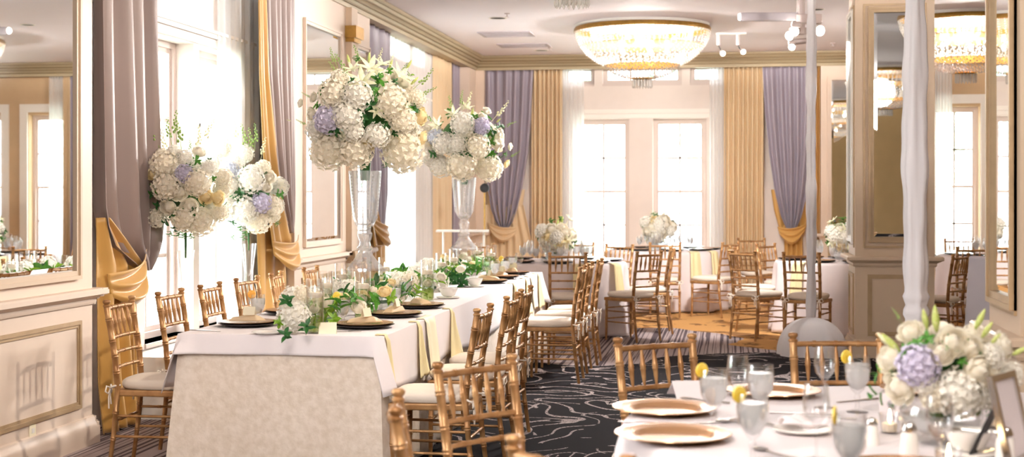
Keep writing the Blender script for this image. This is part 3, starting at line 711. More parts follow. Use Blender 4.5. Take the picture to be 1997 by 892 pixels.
# ------------------------------------------------------------------ chairs (front towards +Y)
def turned(mb, pts, r, rings, rr=1.28, n=10):
    """tapered turned rod along pts with bead rings at heights"""
    P_ = [Vector(p) for p in pts]; L = [0]
    for a, b in zip(P_, P_[1:]): L.append(L[-1] + (b - a).length)
    def at(t):
        for i in range(len(P_) - 1):
            if t <= L[i + 1] + 1e-9: return P_[i].lerp(P_[i + 1], (t - L[i]) / (L[i + 1] - L[i]))
        return P_[-1]
    ts = {0: 1, L[-1]: 1}
    for l in L: ts[l] = 1
    for g in rings:
        for dt, k in ((-.011, 1), (-.006, rr), (0, 1.02), (.006, rr), (.011, 1)): ts[g * L[-1] + dt] = k
    tt = sorted(t for t in ts if 0 <= t <= L[-1])
    mb.tube([at(t) for t in tt], [r(t / L[-1]) * ts[t] for t in tt], n)
def chair():
    o = thing('chiavari_chair', (0, 0, 0))
    g = M['gold']
    for s in (-1, 1):
        mb = MB()
        turned(mb, [(s * .172, -.235, 0), (s * .172, -.205, .22), (s * .172, -.185, .44), (s * .174, -.20, .62), (s * .178, -.245, .885)], lambda t: .0115 + .0045 * min(1, t * 2.2), (.2, .36, .60, .70, .79, .92), 1.22)
        mb.lathe([(.012, 0), (.0195, .006), (.0195, .012), (.013, .017), (.0195, .026), (.0205, .034), (.016, .040), (.001, .042)], (s * .178, -.245, .878), 12)
        mb.build('back_post', g, o, smooth=50)
    for s in (-1, 1):
        mb = MB(); turned(mb, [(s * .180, .19, 0), (s * .178, .185, .42)], lambda t: .011 + .005 * t, (.32, .55, .85), 1.25); mb.build('leg', g, o, smooth=50)
    bev(MB().add([(-.175, -.2, .405), (.175, -.2, .405), (.2, .205, .405), (-.2, .205, .405), (-.175, -.2, .44), (.175, -.2, .44), (.2, .205, .44), (-.2, .205, .44)],
             [(3, 2, 1, 0), (4, 5, 6, 7), (0, 1, 5, 4), (1, 2, 6, 5), (2, 3, 7, 6), (3, 0, 4, 7)]).build('seat', g, o, smooth=None), .008)
    # cushion
    def cz(u, v):
        a = 2 * PI * u
        ex = 4.5; c_, s_ = math.cos(a), math.sin(a)
        k = (abs(c_) ** ex + abs(s_) ** ex) ** (-1 / ex)
        y = .205 * s_ * k + .012; x = (.186 + .012 * s_) * c_ * k
        prof = [(.0, .442), (.93, .442), (.985, .455), (1, .468), (.985, .482), (.90, .494), (.6, .502), (.0, .504)]
        i = min(int(v * 7), 6); f = v * 7 - i
        r, z = (prof[i][0] * (1 - f) + prof[i + 1][0] * f, prof[i][1] * (1 - f) + prof[i + 1][1] * f)
        return (x * r, y * r, z)
    cu = MB().grid(cz, 36, 7).build('cushion', M['cushion'], o, smooth=50)
    for s in (-1, 1):
        p = Vector((s * .172, -.2, .45)); mb = MB()
        mb.tube([p + Vector((0, .03, .015)), p + Vector((s * .02, -.0, .012)), p + Vector((s * .01, -.025, 0)), p + Vector((-s * .02, -.02, 0)), p + Vector((-s * .018, .02, .0))], .005, 6)
        for k in (-1, 1): mb.tube([p + Vector((0, -.024, 0)), p + Vector((k * .03, -.035, .012)), p + Vector((k * .045, -.036, -.015)), p + Vector((k * .02, -.03, -.03)), p + Vector((0, -.024, 0))], .0045, 6)
        mb.tube([p + Vector((0, -.024, 0)), p + Vector((.008, -.032, -.05)), p + Vector((.014, -.028, -.11))], .0045, 6)
        mb.tube([p + Vector((0, -.024, 0)), p + Vector((-.012, -.032, -.04)), p + Vector((-.016, -.028, -.09))], .0045, 6)
        mb.build('tie_bow', M['tie'], cu, smooth=60)
    def yb(z): return -.185 - (.015 * (z - .44) / .18 if z < .62 else .015 + .045 * (z - .62) / .265)
    def rail(z, r, bow, name):
        pts = [(x, yb(z) - bow * (1 - (x / .178) ** 2), z) for x in [(-.178 + .356 * i / 8) for i in range(9)]]
        mb = MB(); mb.tube(pts, r, 8)
        for i in (2, 4, 6): mb.tube([Vector(pts[i]) + Vector((-.007, 0, 0)), Vector(pts[i]) + Vector((.007, 0, 0))], r * 1.22, 8)
        mb.build(name, g, o, smooth=50)
    rail(.872, .0115, .018, 'top_rail'); rail(.715, .010, .018, 'rail'); rail(.635, .009, .016, 'rail'); rail(.555, .009, .014, 'rail')
    for i in range(5):
        x = -.178 + .356 * (i + 1) / 6
        b = .018 * (1 - (x / .178) ** 2)
        p0 = Vector((x, yb(.72) - b, .72)); p1 = Vector((x, yb(.868) - b, .868))
        mb = MB(); mb.tube([p0.lerp(p1, t) for t in (0, .08, .3, .42, .46, .5, .54, .58, .7, .92, 1)], [.0055, .006, .0095, .0105, .013, .0105, .013, .0105, .0095, .006, .0055], 8)
        mb.build('spindle', g, o, smooth=50)
    for s in (-1, 1):
        for z in (.30, .19):
            mb = MB(); turned(mb, [(s * .178, .187, z), (s * .172, -.20, z)], lambda t: .0075, (.3, .7), 1.3, 8); mb.build('stretcher', g, o, smooth=50)
    for y, z in ((.187, .33), (.187, .22), (-.205, .27)):
        mb = MB(); turned(mb, [(-.176, y, z), (.176, y, z)], lambda t: .0075, (.3, .7), 1.3, 8); mb.build('stretcher', g, o, smooth=50)
    return o
CHAIR = chair(); first = [True]
def place_chair(bx, by, hx, hy, label, group):
    """(bx,by) = middle of the back at its top; (hx,hy) = direction the sitter faces"""
    h = Vector((hx, hy)).normalized(); rz = math.atan2(h.y, h.x) - PI / 2
    x, y = bx + h.x * .22, by + h.y * .22
    if first[0]:
        first[0] = False; CHAIR.location = (x, y, 0); CHAIR.rotation_euler = (0, 0, rz); return tag(CHAIR, label, 'chair', group)
    return dup(CHAIR, (x, y, 0), rz, label, 'chair', group)
GL = 'chairs along the window side of the long table'; GR = 'chairs along the aisle side of the long table'
GF = 'chairs around the near round table'; GB = 'chairs around the background round tables'
place_chair(-3.285, 7.36, 1, .04, 'gold chiavari chair at front end of long table, window side, whole frame visible', GL)
place_chair(-3.27, 8.03, 1, 0, 'second gold chair from the front on the window side of the long table', GL)
place_chair(-3.27, 8.69, 1, .02, 'third gold chair from the front on the window side, set against bright glass', GL)
place_chair(-3.28, 9.41, 1, -.08, 'gold chair left of the pair backed by the gold curtain folds', GL)
place_chair(-3.28, 10.05, 1, .12, 'gold chair right of the pair backed by the gold curtain folds', GL)
place_chair(-3.27, 10.88, 1, 0, 'gold chair behind candle vases, backed by the mirror pier ledge', GL)
place_chair(-3.25, 12.3, 1, 0, 'gold chair glimpsed beside the nearer glass vase stand, under the short mauve curtain', GL)
place_chair(-1.27, 7.12, -1, .02, 'gold chair with large cushion at the long table\'s front right corner', GR)
place_chair(-1.26, 8.0, -1, .02, 'second gold chair on the aisle side of the long table', GR)
place_chair(-1.27, 8.62, -1, .02, 'third gold chair on the aisle side of the long table', GR)
place_chair(-1.2, 11.28, -1, 0, 'aisle side gold chair seen in profile with cream tie bow, nearest of its three', GR)
place_chair(-1.2, 11.92, -1, 0, 'middle of the three profile gold chairs on the aisle side', GR)
place_chair(-1.17, 12.5, -1, 0, 'farthest profile gold chair on the aisle side, by the table end', GR)
def pc(px, d, hl, hd, label, group):
    x, y = W(px, d); hx, hy = LD(hl, hd); place_chair(x, y, hx, hy, label, group)
# near round table, centre in camera-frame metres
NL, ND = 1.30, 4.36
def pcl(l, d, hl, hd, label, group):
    x, y = LD(l, d); hx, hy = LD(hl, hd); place_chair(x, y, hx, hy, label, group)
pcl(.586, 5.67, .47, -.88, 'empty gold chair back beyond the two front chargers, over dark carpet', GF)
pcl(1.325, 5.78, .0, -1, 'gold chair back behind the wine glass and the low bouquet', GF)
pcl(-.107, 4.89, .71, -.70, 'gold chair turned at an angle before the aisle side long table chairs', GF)
pcl(-.294, 3.95, .99, .06, 'blurred gold chair seen edge on at the bottom of the photo', GF)
pcl(.145, 3.22, .72, .70, 'gold chair whose top just enters at the bottom edge', GF)
# background tables
pc(1107, 14.0, -.05, 1, 'gold chair with its back to us beyond the end of the long table', GB)
pc(1263, 14.35, -.66, .75, 'gold chair with white tie bows at the left background round table, standing in aisle', GB)
pc(1306, 15.3, -1, .02, 'gold chair seen edge on behind the aisle chair of the left background table', GB)
pc(1206, 16.4, -.6, -.8, 'gold chair on the far side of the left background table, against white window', GB)
pc(1128, 17.1, -.2, -1, 'far gold chair of the left background table showing one post right of its bouquet', GB)
pc(940, 16.5, .6, -.8, 'gold chair seen behind the farther glass vase stand', GB)
pc(1297, 16.95, .1, 1, 'gold chair with its back to us at the middle background table', GB)
pc(1421, 17.2, -.75, .65, 'pale gold chair at the right of the middle background table', GB)
pc(1450, 14.5, .78, .6, 'gold chair left of the slim draped pole, both cushions ties visible', GB)
pc(1433, 15.6, 1, .0, 'gold chair mostly hidden behind the chair left of the slim pole', GB)
pc(1497, 16.6, .7, -.7, 'gold chair beyond the right background table, facing it from the far side', GB)
pc(1466, 18.7, .1, -1, 'small pale gold chair before the right gold drape', GB)
pc(1564, 14.05, .45, .9, 'gold chair partly behind the slim draped pole', GB)
pc(1869, 13.7, -.75, .65, 'gold chair between the two columns with tie bows, nearest there', GB)
pc(1871, 18.5, -.1, -1, 'farthest gold chair between the two columns, against white window', GB)
pc(1899, 15.6, .2, 1, 'gold chair right of the nearest one between the two columns', GB)

# ------------------------------------------------------------------ tables and cloths
def round_table(px, d, R_, label, cl_label, seed, mat='linenlav'):
    x, y = W(px, d)
    t = thing('round_table', (x, y, 0), 0, label, 'table', 'round tables')
    MB().lathe([(R_ - .01, .73), (R_, .735), (R_, .755), (R_ - .01, .76)], n=48).build('tabletop', M['column'], t)
    for k in range(4):
        a = PI / 4 + k * PI / 2; MB().tube([(.6 * R_ * math.cos(a), .6 * R_ * math.sin(a), .73), (.72 * R_ * math.cos(a), .72 * R_ * math.sin(a), 0)], .014, 8).build('leg', M['fixture'], t)
    rr = random.Random(seed); p = [rr.uniform(0, 6.28) for _ in range(4)]; nf = rr.choice((12, 13, 14))
    prof = [(.0, TOP), (R_ * .5, TOP), (R_ - .01, TOP), (R_ + .004, TOP - .004), (R_ + .012, TOP - .02)]
    zs = [.70, .62, .52, .42, .32, .22, .12, .05, .012]
    prof += [(R_ + .015 + .04 * (TOP - z), z) for z in zs]
    def rip(a, j):
        if j < 4: return 0
        t_ = (j - 4) / 9
        return .055 * (t_ ** .7) * (math.sin(nf * a + p[0] + .8 * math.sin(3 * a + p[1])) + .4 * math.sin(7 * a + p[2]))
    c = MB().lathe(prof, n=144, rip=rip).build('tablecloth', M[mat], None, smooth=180, recalc=False); c.location = (x, y, 0)
    solid(c, .003, -1)
    tag(c, cl_label, 'tablecloth', 'round tablecloths')
    return x, y
T1_ = round_table(1085, 15.3, .74, 'round banquet table beyond the end of the long table', 'pale floor length cloth on the round table beyond the long table', 1)
T2_ = round_table(1300, 18.6, .76, 'round banquet table nearest the far windows', 'pale floor length cloth on the round table nearest the far windows', 2)
T3_ = round_table(1648, 15.45, .74, 'round banquet table behind the slim draped pole', 'pale cloth on the round table behind the slim draped pole', 3)
T5_ = round_table(1960, 16.9, .76, 'round banquet table between the two columns', 'pale cloth on the round table between the two columns', 4)
nx, ny = LD(NL, ND); NR = .95
T0_ = round_table(998.5 + NL / ND * F, ND, NR, 'large round table in the right foreground', 'white cloth on the foreground round table', 6, 'linen')

# long table
LX0, LX1, LY0, LY1 = -2.81, -1.74, 6.97, 13.05
lcx, lcy = (LX0 + LX1) / 2, (LY0 + LY1) / 2
t = thing('banquet_table', (lcx, lcy, 0), 0, 'long banquet table running along the left windows', 'table')
bev(MB().box(LX0 + .01 - lcx, LX1 - .01 - lcx, LY0 + .01 - lcy, LY1 - .01 - lcy, .725, .758).build('tabletop', M['column'], t, smooth=None), .006)
for sx in (-1, 1):
    for yy in (-2.8, -.95, .95, 2.8): MB().tube([(sx * .4, yy, .725), (sx * .42, yy, 0)], .015, 8).build('leg', M['fixture'], t)
def perim(n_, inset=0.):
    x0, x1, y0, y1 = LX0 - inset, LX1 + inset, LY0 - inset, LY1 + inset
    per = 2 * (x1 - x0 + y1 - y0); out = []
    for i in range(n_):
        s = per * i / n_; 
        if s < x1 - x0: out.append((x0 + s, y0, 0, -1, s))
        elif s < x1 - x0 + y1 - y0: out.append((x1, y0 + s - (x1 - x0), 1, 0, s))
        elif s < 2 * (x1 - x0) + y1 - y0: out.append((x1 - (s - (x1 - x0) - (y1 - y0)), y1, 0, 1, s))
        else: out.append((x0, y1 - (s - 2 * (x1 - x0) - (y1 - y0)), -1, 0, s))
    return out
def skirt(name, mat, levels, n_, hem, flare, amp, kk, inset, label, top=True, seed=1):
    rr = random.Random(seed); P_ = perim(n_, inset); vs = []; fs = []
    def cornerness(x, y):
        cx = min(abs(x - LX0 + inset), abs(x - LX1 - inset)); cy = min(abs(y - LY0 + inset), abs(y - LY1 - inset))
        return math.exp(-(cx * cx + cy * cy) / .003)
    for j in range(levels + 1):
        t_ = j / levels
        for (x, y, ex, ey, s) in P_:
            c_ = cornerness(x, y); hz = hem(x, y, ex, ey, c_)
            z = TOP + inset - t_ * (TOP - hz)
            off = flare * t_ + amp * t_ * (math.sin(kk * s + .7 * math.sin(kk * .31 * s + seed)) + .4 * math.sin(kk * .43 * s + 2)) + .03 * c_ * t_
            dx, dy = (x - lcx), (y - lcy)
            sx = math.copysign(1, dx) * .05 * c_ * t_; sy = math.copysign(1, dy) * .05 * c_ * t_
            vs.append((x + ex * off + sx - lcx, y + ey * off + sy - lcy, z))
    for j in range(levels):
        for k in range(n_): fs.append((j * n_ + k, j * n_ + (k + 1) % n_, (j + 1) * n_ + (k + 1) % n_, (j + 1) * n_ + k))
    if top: fs.append(tuple(range(n_)))
    o = MB().add(vs, fs).build(name, mat, None, smooth=50, recalc=False); o.location = (lcx, lcy, 0); solid(o, .003, -1)
    return tag(o, label, 'tablecloth')
skirt('damask_underskirt', M['damask'], 12, 420, lambda x, y, ex, ey, c_: .012, .015, .010, 13, -.004, 'champagne damask underskirt falling to the carpet under the long table', seed=3)
def hem_over(x, y, ex, ey, c_):
    side = .48 + .02 * math.sin(3.1 * y); end = .665
    if ey: return .47 if c_ > .8 else end
    return side
skirt('tablecloth', M['linen'], 8, 420, hem_over, .022, .008, 9, .003, 'white overlay cloth covering the top of the long table', seed=5)

# hanging napkins
def napkin(x, y, nx_, ny_, w0, w1, drop, label, mat='napkin', onto=.05, group='napkins hanging from the table edges', z=TOP + .008, edge=.014):
    """cloth lying onto the table for a bit and hanging over the edge; (nx_,ny_) outward"""
    tx, ty = -ny_, nx_
    def fn(u, v):
        L = onto + drop; t_ = v * L
        w = w0 + (w1 - w0) * max(0, (t_ - onto) / drop)
        a = (u - .5) * w; f = .008 * math.sin(u * 12)
        if t_ < onto: o_ = -(onto - t_) + edge * .4; zz = z
        else: o_ = edge + .12 * (t_ - onto) + f; zz = z - (t_ - onto)
        if abs(t_ - onto) < .02: zz = z - .004 + .004 * (1 if t_ < onto else -1); o_ = edge * .6 if t_ >= onto else edge * .2
        return (tx * a + nx_ * o_, ty * a + ny_ * o_, zz)
    o = MB().grid(fn, 10, 22).build('napkin', M[mat], None, smooth=180, recalc=False); o.location = (x, y, 0); solid(o, .003)
    return tag(o, label, 'napkin', group)
for y, w1, lab in ((7.03, .14, 'nearest pale yellow napkin hanging by the front right table corner'), (7.78, .26, 'second pale yellow napkin down the aisle side of the long table'), (8.72, .42, 'third pale yellow napkin down the aisle side of the long table'),
              (11.3, .4, 'pale yellow napkin hanging before the nearest profile chair'), (11.98, .4, 'pale yellow napkin hanging before the middle profile chair'), (12.75, .4, 'pale yellow napkin nearest the far end of the long table')):
    napkin(LX1, y, 1, 0, .05, w1, .30, lab)
for y, lab in ((8.08, 'ivory napkin hanging beside the second yellow napkin'), (12.36, 'ivory napkin hanging between the two farther yellow napkins')):
    napkin(LX1, y, 1, 0, .26, .28, .28, lab, 'ivory')
for (tx, ty), tab in ((T1_, 'left background table'), (T2_, 'middle background table'), (T3_, 'right background table')):
    for k, (a, wh) in enumerate(((-40, 'right'), (-75, 'left'))):
        an = math.radians(a) + ANG
        if tab[0] == 'r' and k == 0: an = math.radians(-95) + ANG
        if tab[0] == 'r' and k == 1: an = math.radians(-140) + ANG
        if tab[0] == 'm': an = math.radians(-70 if k == 0 else -48) + ANG
        lab = {'l': ('pale yellow napkin hanging behind the aisle chair of the left background table', 'pale yellow napkin on the front of the left background table cloth'),
               'm': ('pale yellow napkin on the front of the middle background table cloth', 'pale yellow napkin by the pale gold chair of the middle background table'),
               'r': ('pale yellow napkin hanging right of the slim draped pole', 'pale yellow napkin hanging left of the slim draped pole')}[tab[0]][k]
        napkin(tx + .76 * math.cos(an), ty + .76 * math.sin(an), math.cos(an), math.sin(an), .13, .16, .34, lab, edge=.05)

# ------------------------------------------------------------------ flowers
FM = {}
def petal(mb, base, dirv, nrm, ln, w, curl=.3, n_=3, pt=1.):
    base, dirv, nrm = Vector(base), Vector(dirv).normalized(), Vector(nrm).normalized(); side = dirv.cross(nrm).normalized()
    def fn(u, v):
        ww = w * (math.sin(PI * min(.98, .12 + .88 * v)) ** pt); t_ = v
        return tuple(base + dirv * ln * t_ + side * (u - .5) * 2 * ww * .5 + nrm * (curl * ln * t_ * t_ - .25 * w * (1 - (2 * u - 1) ** 2)))
    mb.grid(fn, 2, n_)
def m_hyd(seed, nfl=84):
    rr = random.Random(seed); mb = MB(); mb.ball((0, 0, 0), .76, 14, 9)
    for i in range(nfl):
        z = 1 - 2 * (i + .5) / nfl; a = i * 2.39996; r = math.sqrt(max(0, 1 - z * z)); nv = Vector((r * math.cos(a), r * math.sin(a), z))
        t = nv.cross(Vector((.3, .2, 1))).normalized(); b = nv.cross(t); rot = rr.uniform(0, 6.28)
        p = nv * rr.uniform(.84, 1.03); tilt = Vector((rr.uniform(-.3, .3), rr.uniform(-.3, .3), rr.uniform(-.3, .3)))
        for k in range(4):
            an = rot + k * PI / 2; d_ = t * math.cos(an) + b * math.sin(an) + nv * .25 + tilt
            petal(mb, p, d_, nv, .21, .21, .05, 2, .7)
    return mb
def m_rose(seed):
    rr = random.Random(seed); mb = MB(); mb.ball((0, 0, 0), (.33, .33, .62), 10, 7)
    for L_, (n_, r, th, fl, sq) in enumerate(((3, .42, 12, .02, 1.45), (4, .54, 24, .05, 1.25), (5, .66, 38, .10, 1.05), (6, .80, 54, .15, .9), (7, .93, 72, .18, .75))):
        for k in range(n_):
            a0 = 2 * PI * (k + .37 * L_) / n_ + rr.uniform(-.12, .12); span = 2 * PI / n_ * .72; tl = rr.uniform(-6, 6)
            def fn(u, v, a0=a0, span=span, r=r, th=th, fl=fl, sq=sq, tl=tl):
                w_ = math.sin(PI * (.22 + .56 * v)); a = a0 + (u - .5) * 2 * span * w_
                pol = math.radians(155 + (th + tl + 14 * (2 * u - 1) ** 2 - 155) * v)
                rad = r * (1 + .10 * (2 * u - 1) ** 2 * -1) + fl * max(0, v - .72) * 3.4
                return (rad * math.sin(pol) * math.cos(a), rad * math.sin(pol) * math.sin(a), rad * math.cos(pol) * sq * .8)
            mb.grid(fn, 6, 7)
    return mb
def m_lily(seed):
    mb = MB()
    for k in range(6):
        a = k * PI / 3; out = Vector((math.cos(a), math.sin(a), .9)); nr = Vector((-math.cos(a) * .8, -math.sin(a) * .8, .6))
        petal(mb, (0, 0, -.2), out, -nr, 1.15, .42 if k % 2 else .34, .35, 6, .9)
    return mb
def m_bud():
    return MB().lathe([(.03, -.5), (.12, -.35), (.2, 0), (.19, .35), (.1, .75), (.01, .95)], n=8)
def m_leaves(seed, n_=7, w=.38):
    rr = random.Random(seed); mb = MB()
    mb.tube([(0, 0, -.5), (.03, 0, 0), (0, .02, .6)], .02, 5)
    for k in range(n_):
        a = k * 2.4 + rr.uniform(-.3, .3); z = -.3 + .9 * k / n_
        d_ = Vector((math.cos(a), math.sin(a), rr.uniform(.1, .8))); nr = Vector((-math.cos(a) * .5, -math.sin(a) * .5, .8))
        petal(mb, (0, 0, z), d_, nr, rr.uniform(.6, .85), w, -.25, 5, .8)
    return mb
def m_sprig(seed):
    rr = random.Random(seed); mb = MB(); pts = [(0, 0, 0), (.03, 0, .4), (.0, .05, .8), (.1, .02, 1.2), (.2, 0, 1.6)]
    mb.tube(pts, [.018, .014, .012, .009, .005], 5)
    for k in range(16):
        t_ = .5 + 1.1 * k / 16; i = min(3, int(t_ / .4)); p = Vector(pts[i]).lerp(Vector(pts[i + 1]), t_ / .4 - i) if i < 4 else Vector(pts[4])
        a = k * 2.4; s = .085 * (1.25 - t_ / 1.9); mb.ball(tuple(p + Vector((math.cos(a), math.sin(a), .2)) * s * 1.3), (s * .8, s * .8, s), 6, 4)
    return mb
def fmesh(kind):
    if kind in FM: return FM[kind]
    b, mt = {'H': (lambda: m_hyd(1), 'hyd_white'), 'C': (lambda: m_hyd(2), 'hyd_cream'), 'V': (lambda: m_hyd(3), 'hyd_lav'), 'B': (lambda: m_hyd(4), 'hyd_blue'),
             'R': (lambda: m_rose(1), 'rose'), 'Y': (lambda: m_rose(2), 'roseyellow'), 'L': (lambda: m_lily(1), 'lily'), 'G': (m_bud, 'lilybud'), 'W': (m_bud, 'lily'),
             'l': (lambda: m_leaves(1), 'leaf'), 'd': (lambda: m_leaves(2), 'leafdark'), 'm': (lambda: m_leaves(3), 'leaflime'), 'S': (lambda: m_sprig(1), 'lily'), 's': (lambda: m_sprig(2), 'stem'), 'b': (lambda: m_leaves(5, 3, .5), 'leaf')}[kind]
    FM[kind] = b().mesh({'H': 'hydrangea', 'C': 'hydrangea', 'V': 'hydrangea', 'B': 'hydrangea', 'R': 'rose', 'Y': 'rose', 'L': 'lily'}.get(kind, 'foliage'), M[mt], 180 if kind in 'RYLGWldmb' else 60, recalc=False)
    return FM[kind]
# ------------------------------------------------------------------ tableware
def lib(fn):
    o = fn(); return o
PROT = {}
def use(kind, loc, rz, label, cat, group=None, sc=None):
    """first use moves the prototype itself, later ones copy it with its parts"""
    p, used = PROT[kind]
    if not used:
        PROT[kind] = (p, True); p.location = loc; p.rotation_euler = (0, 0, rz)
        if sc: p.scale = (sc,) * 3
        tag(p, label, cat, group); return p
    q = dup(p, loc, rz, label, cat, group); q.scale = (sc or 1,) * 3; return q
def proto(kind, name, builder):
    o = thing(name, (0, 0, 0)); builder(o); PROT[kind] = (o, False)
def b_goblet(o):
    MB().lathe([(.034, 0), (.034, .003), (.008, .010), (.006, .03), (.010, .045), (.006, .055), (.02, .07), (.036, .10), (.040, .135), (.037, .172), (.0355, .172), (.038, .135), (.034, .10), (.018, .073), (.001, .066)], n=24).build('glass', M['glass'], o, smooth=60)
    MB().lathe([(.001, .068), (.018, .0745), (.0325, .10), (.0365, .13), (.036, .148), (.001, .148)], n=20).build('water', M['water'], o, smooth=60)
def b_wine(o):
    MB().lathe([(.035, 0), (.035, .002), (.006, .008), (.004, .03), (.004, .085), (.012, .095), (.032, .12), (.037, .15), (.031, .205), (.030, .205), (.0355, .15), (.030, .122), (.010, .10), (.001, .098)], n=24).build('glass', M['glass'], o, smooth=60)
def b_flute(o):
    MB().lathe([(.03, 0), (.03, .002), (.004, .008), (.0035, .08), (.014, .10), (.024, .15), (.022, .225), (.021, .225), (.022, .15), (.001, .10)], n=16).build('glass', M['glass'], o, smooth=60)
proto('goblet', 'water_goblet', b_goblet); proto('wine', 'wine_glass', b_wine); proto('flute', 'champagne_flute', b_flute)
def b_charger(o):
    MB().lathe([(.001, .003), (.100, .003), (.108, .005), (.120, .014), (.125, .0155), (.166, .021), (.170, .021), (.171, .018), (.13, .0115), (.115, .0), (.001, .0)], n=48).build('plate', M['charger'], o, smooth=60)
def b_charger2(o):
    MB().lathe([(.001, .004), (.10, .004), (.145, .013), (.165, .020), (.001, .0201)], n=48).build('plate', M['pewter'], o, smooth=60)
    MB().lathe([(.001, .022), (.09, .022), (.13, .028), (.158, .0295), (.150, .024), (.12, .0205), (.001, .0205)], n=40).build('dinner_plate', M['charger'], o, smooth=60)
proto('charger', 'charger_plate', b_charger); proto('charger2', 'charger_plate', b_charger2)
def b_bowl(o):
    MB().lathe([(.03, 0), (.045, .01), (.062, .045), (.064, .055), (.060, .055), (.043, .015), (.001, .01)], n=28).build('bowl', M['china'], o, smooth=60)
    MB().lathe([(.001, -.012), (.07, -.012), (.085, -.004), (.083, -.001), (.001, -.006)], n=28).build('saucer', M['china'], o, smooth=60)
proto('bowl', 'soup_bowl', b_bowl)
def b_candle(o):
    hgt = .28
    MB().lathe([(.046, 0), (.046, hgt), (.0435, hgt), (.0435, .008), (.001, .008)], n=28).build('glass_cylinder', M['glass'], o, smooth=40)
    MB().lathe([(.001, .01), (.042, .01), (.042, .085), (.001, .085)], n=20).build('moss_water', M['greenwater'], o, smooth=40)
    MB().lathe([(.001, .086), (.042, .086), (.042, .185), (.001, .185)], n=20).build('water', M['clearwater'], o, smooth=40)
    put('rose', fmesh('R'), o, (0, -.004, .125), (1.1, .2, 0), .026)
    ca = MB().lathe([(.001, .180), (.034, .182), (.038, .195), (.038, .205), (.033, .212), (.001, .208)], n=20).build('floating_candle', M['wax'], o, smooth=50)
    MB().lathe([(.001, .212), (.005, .220), (.0035, .232), (.001, .245)], n=8).build('flame', M['flame'], ca, smooth=60)
    st = MB().tube([(.0, 0, .02), (.004, .004, .15)], .003, 6)
    for k in range(7):
        a = k * 2.4; st.ball((.02 * math.cos(a), .02 * math.sin(a), .03 + .012 * k), (.012, .012, .006), 6, 4)
    st.build('greenery', M['leaflime'], o)
proto('candle', 'candle_vase', b_candle)
def b_votive(o):
    MB().lathe([(.025, 0), (.033, .06), (.031, .06), (.023, .006), (.001, .006)], n=20).build('glass_cup', M['glass'], o)
    ca = MB().lathe([(.001, .007), (.021, .007), (.024, .03), (.001, .03)], n=16).build('candle', M['wax'], o)
    MB().lathe([(.001, .032), (.006, .042), (.004, .056), (.001, .072)], n=8).build('flame', M['flame'], ca)
proto('votive', 'votive_candle', b_votive)
def b_fork(o):
    mb = MB(); mb.box(-.005, .005, -.1, .03, .001, .004); mb.box(-.011, .011, .03, .055, .001, .004)
    for k in range(4): x = -.0105 + .007 * k; mb.box(x - .001, x + .0025, .055, .095, .001, .004)
    bev(mb.build('body', M['silver'], o, smooth=None), .001)
def b_knife(o):
    bev(MB().box(-.006, .006, -.11, -.01, .001, .006).build('handle', M['silver'], o, smooth=None), .002)
    MB().box(-.009, .007, -.01, .11, .001, .0035).build('blade', M['silver'], o, smooth=None)
def b_spoon(o):
    mb = MB(); mb.tube([(0, -.1, .004), (0, 0, .003), (0, .04, .006)], [.005, .003, .003], 8); mb.ball((0, .065, .006), (.019, .03, .005), 14, 6)
    mb.build('body', M['silver'], o)
proto('fork', 'fork', b_fork); proto('knife', 'table_knife', b_knife); proto('spoon', 'spoon', b_spoon)
def b_card(o):
    MB().add([(-.035, -.012, 0), (.035, -.012, 0), (.035, 0, .045), (-.035, 0, .045), (.035, .012, 0), (-.035, .012, 0), (-.035, -.011, 0), (.035, -.011, 0), (.035, 0, .0438), (-.035, 0, .0438), (.035, .011, 0), (-.035, .011, 0)],
             [(0, 1, 2, 3), (3, 2, 4, 5), (7, 6, 9, 8), (8, 9, 11, 10), (0, 6, 7, 1), (4, 10, 11, 5)]).build('card', M['ivory'], o, smooth=None)
proto('card', 'place_card', b_card)
def b_lemon(o, mat='lemon'):
    MB().lathe([(.001, -.003), (.021, -.003), (.023, 0), (.021, .003), (.001, .003)], n=20).build('slice', M[mat], o).rotation_euler = (PI / 2, 0, 0)
proto('lemon', 'lemon_slice', b_lemon); proto('oslice', 'orange_slice', lambda o: b_lemon(o, 'orange'))

TZ = TOP + .003
def at(px, py, z=TZ):
    x, y = W(px, D(py, z)); return (x, y, z)
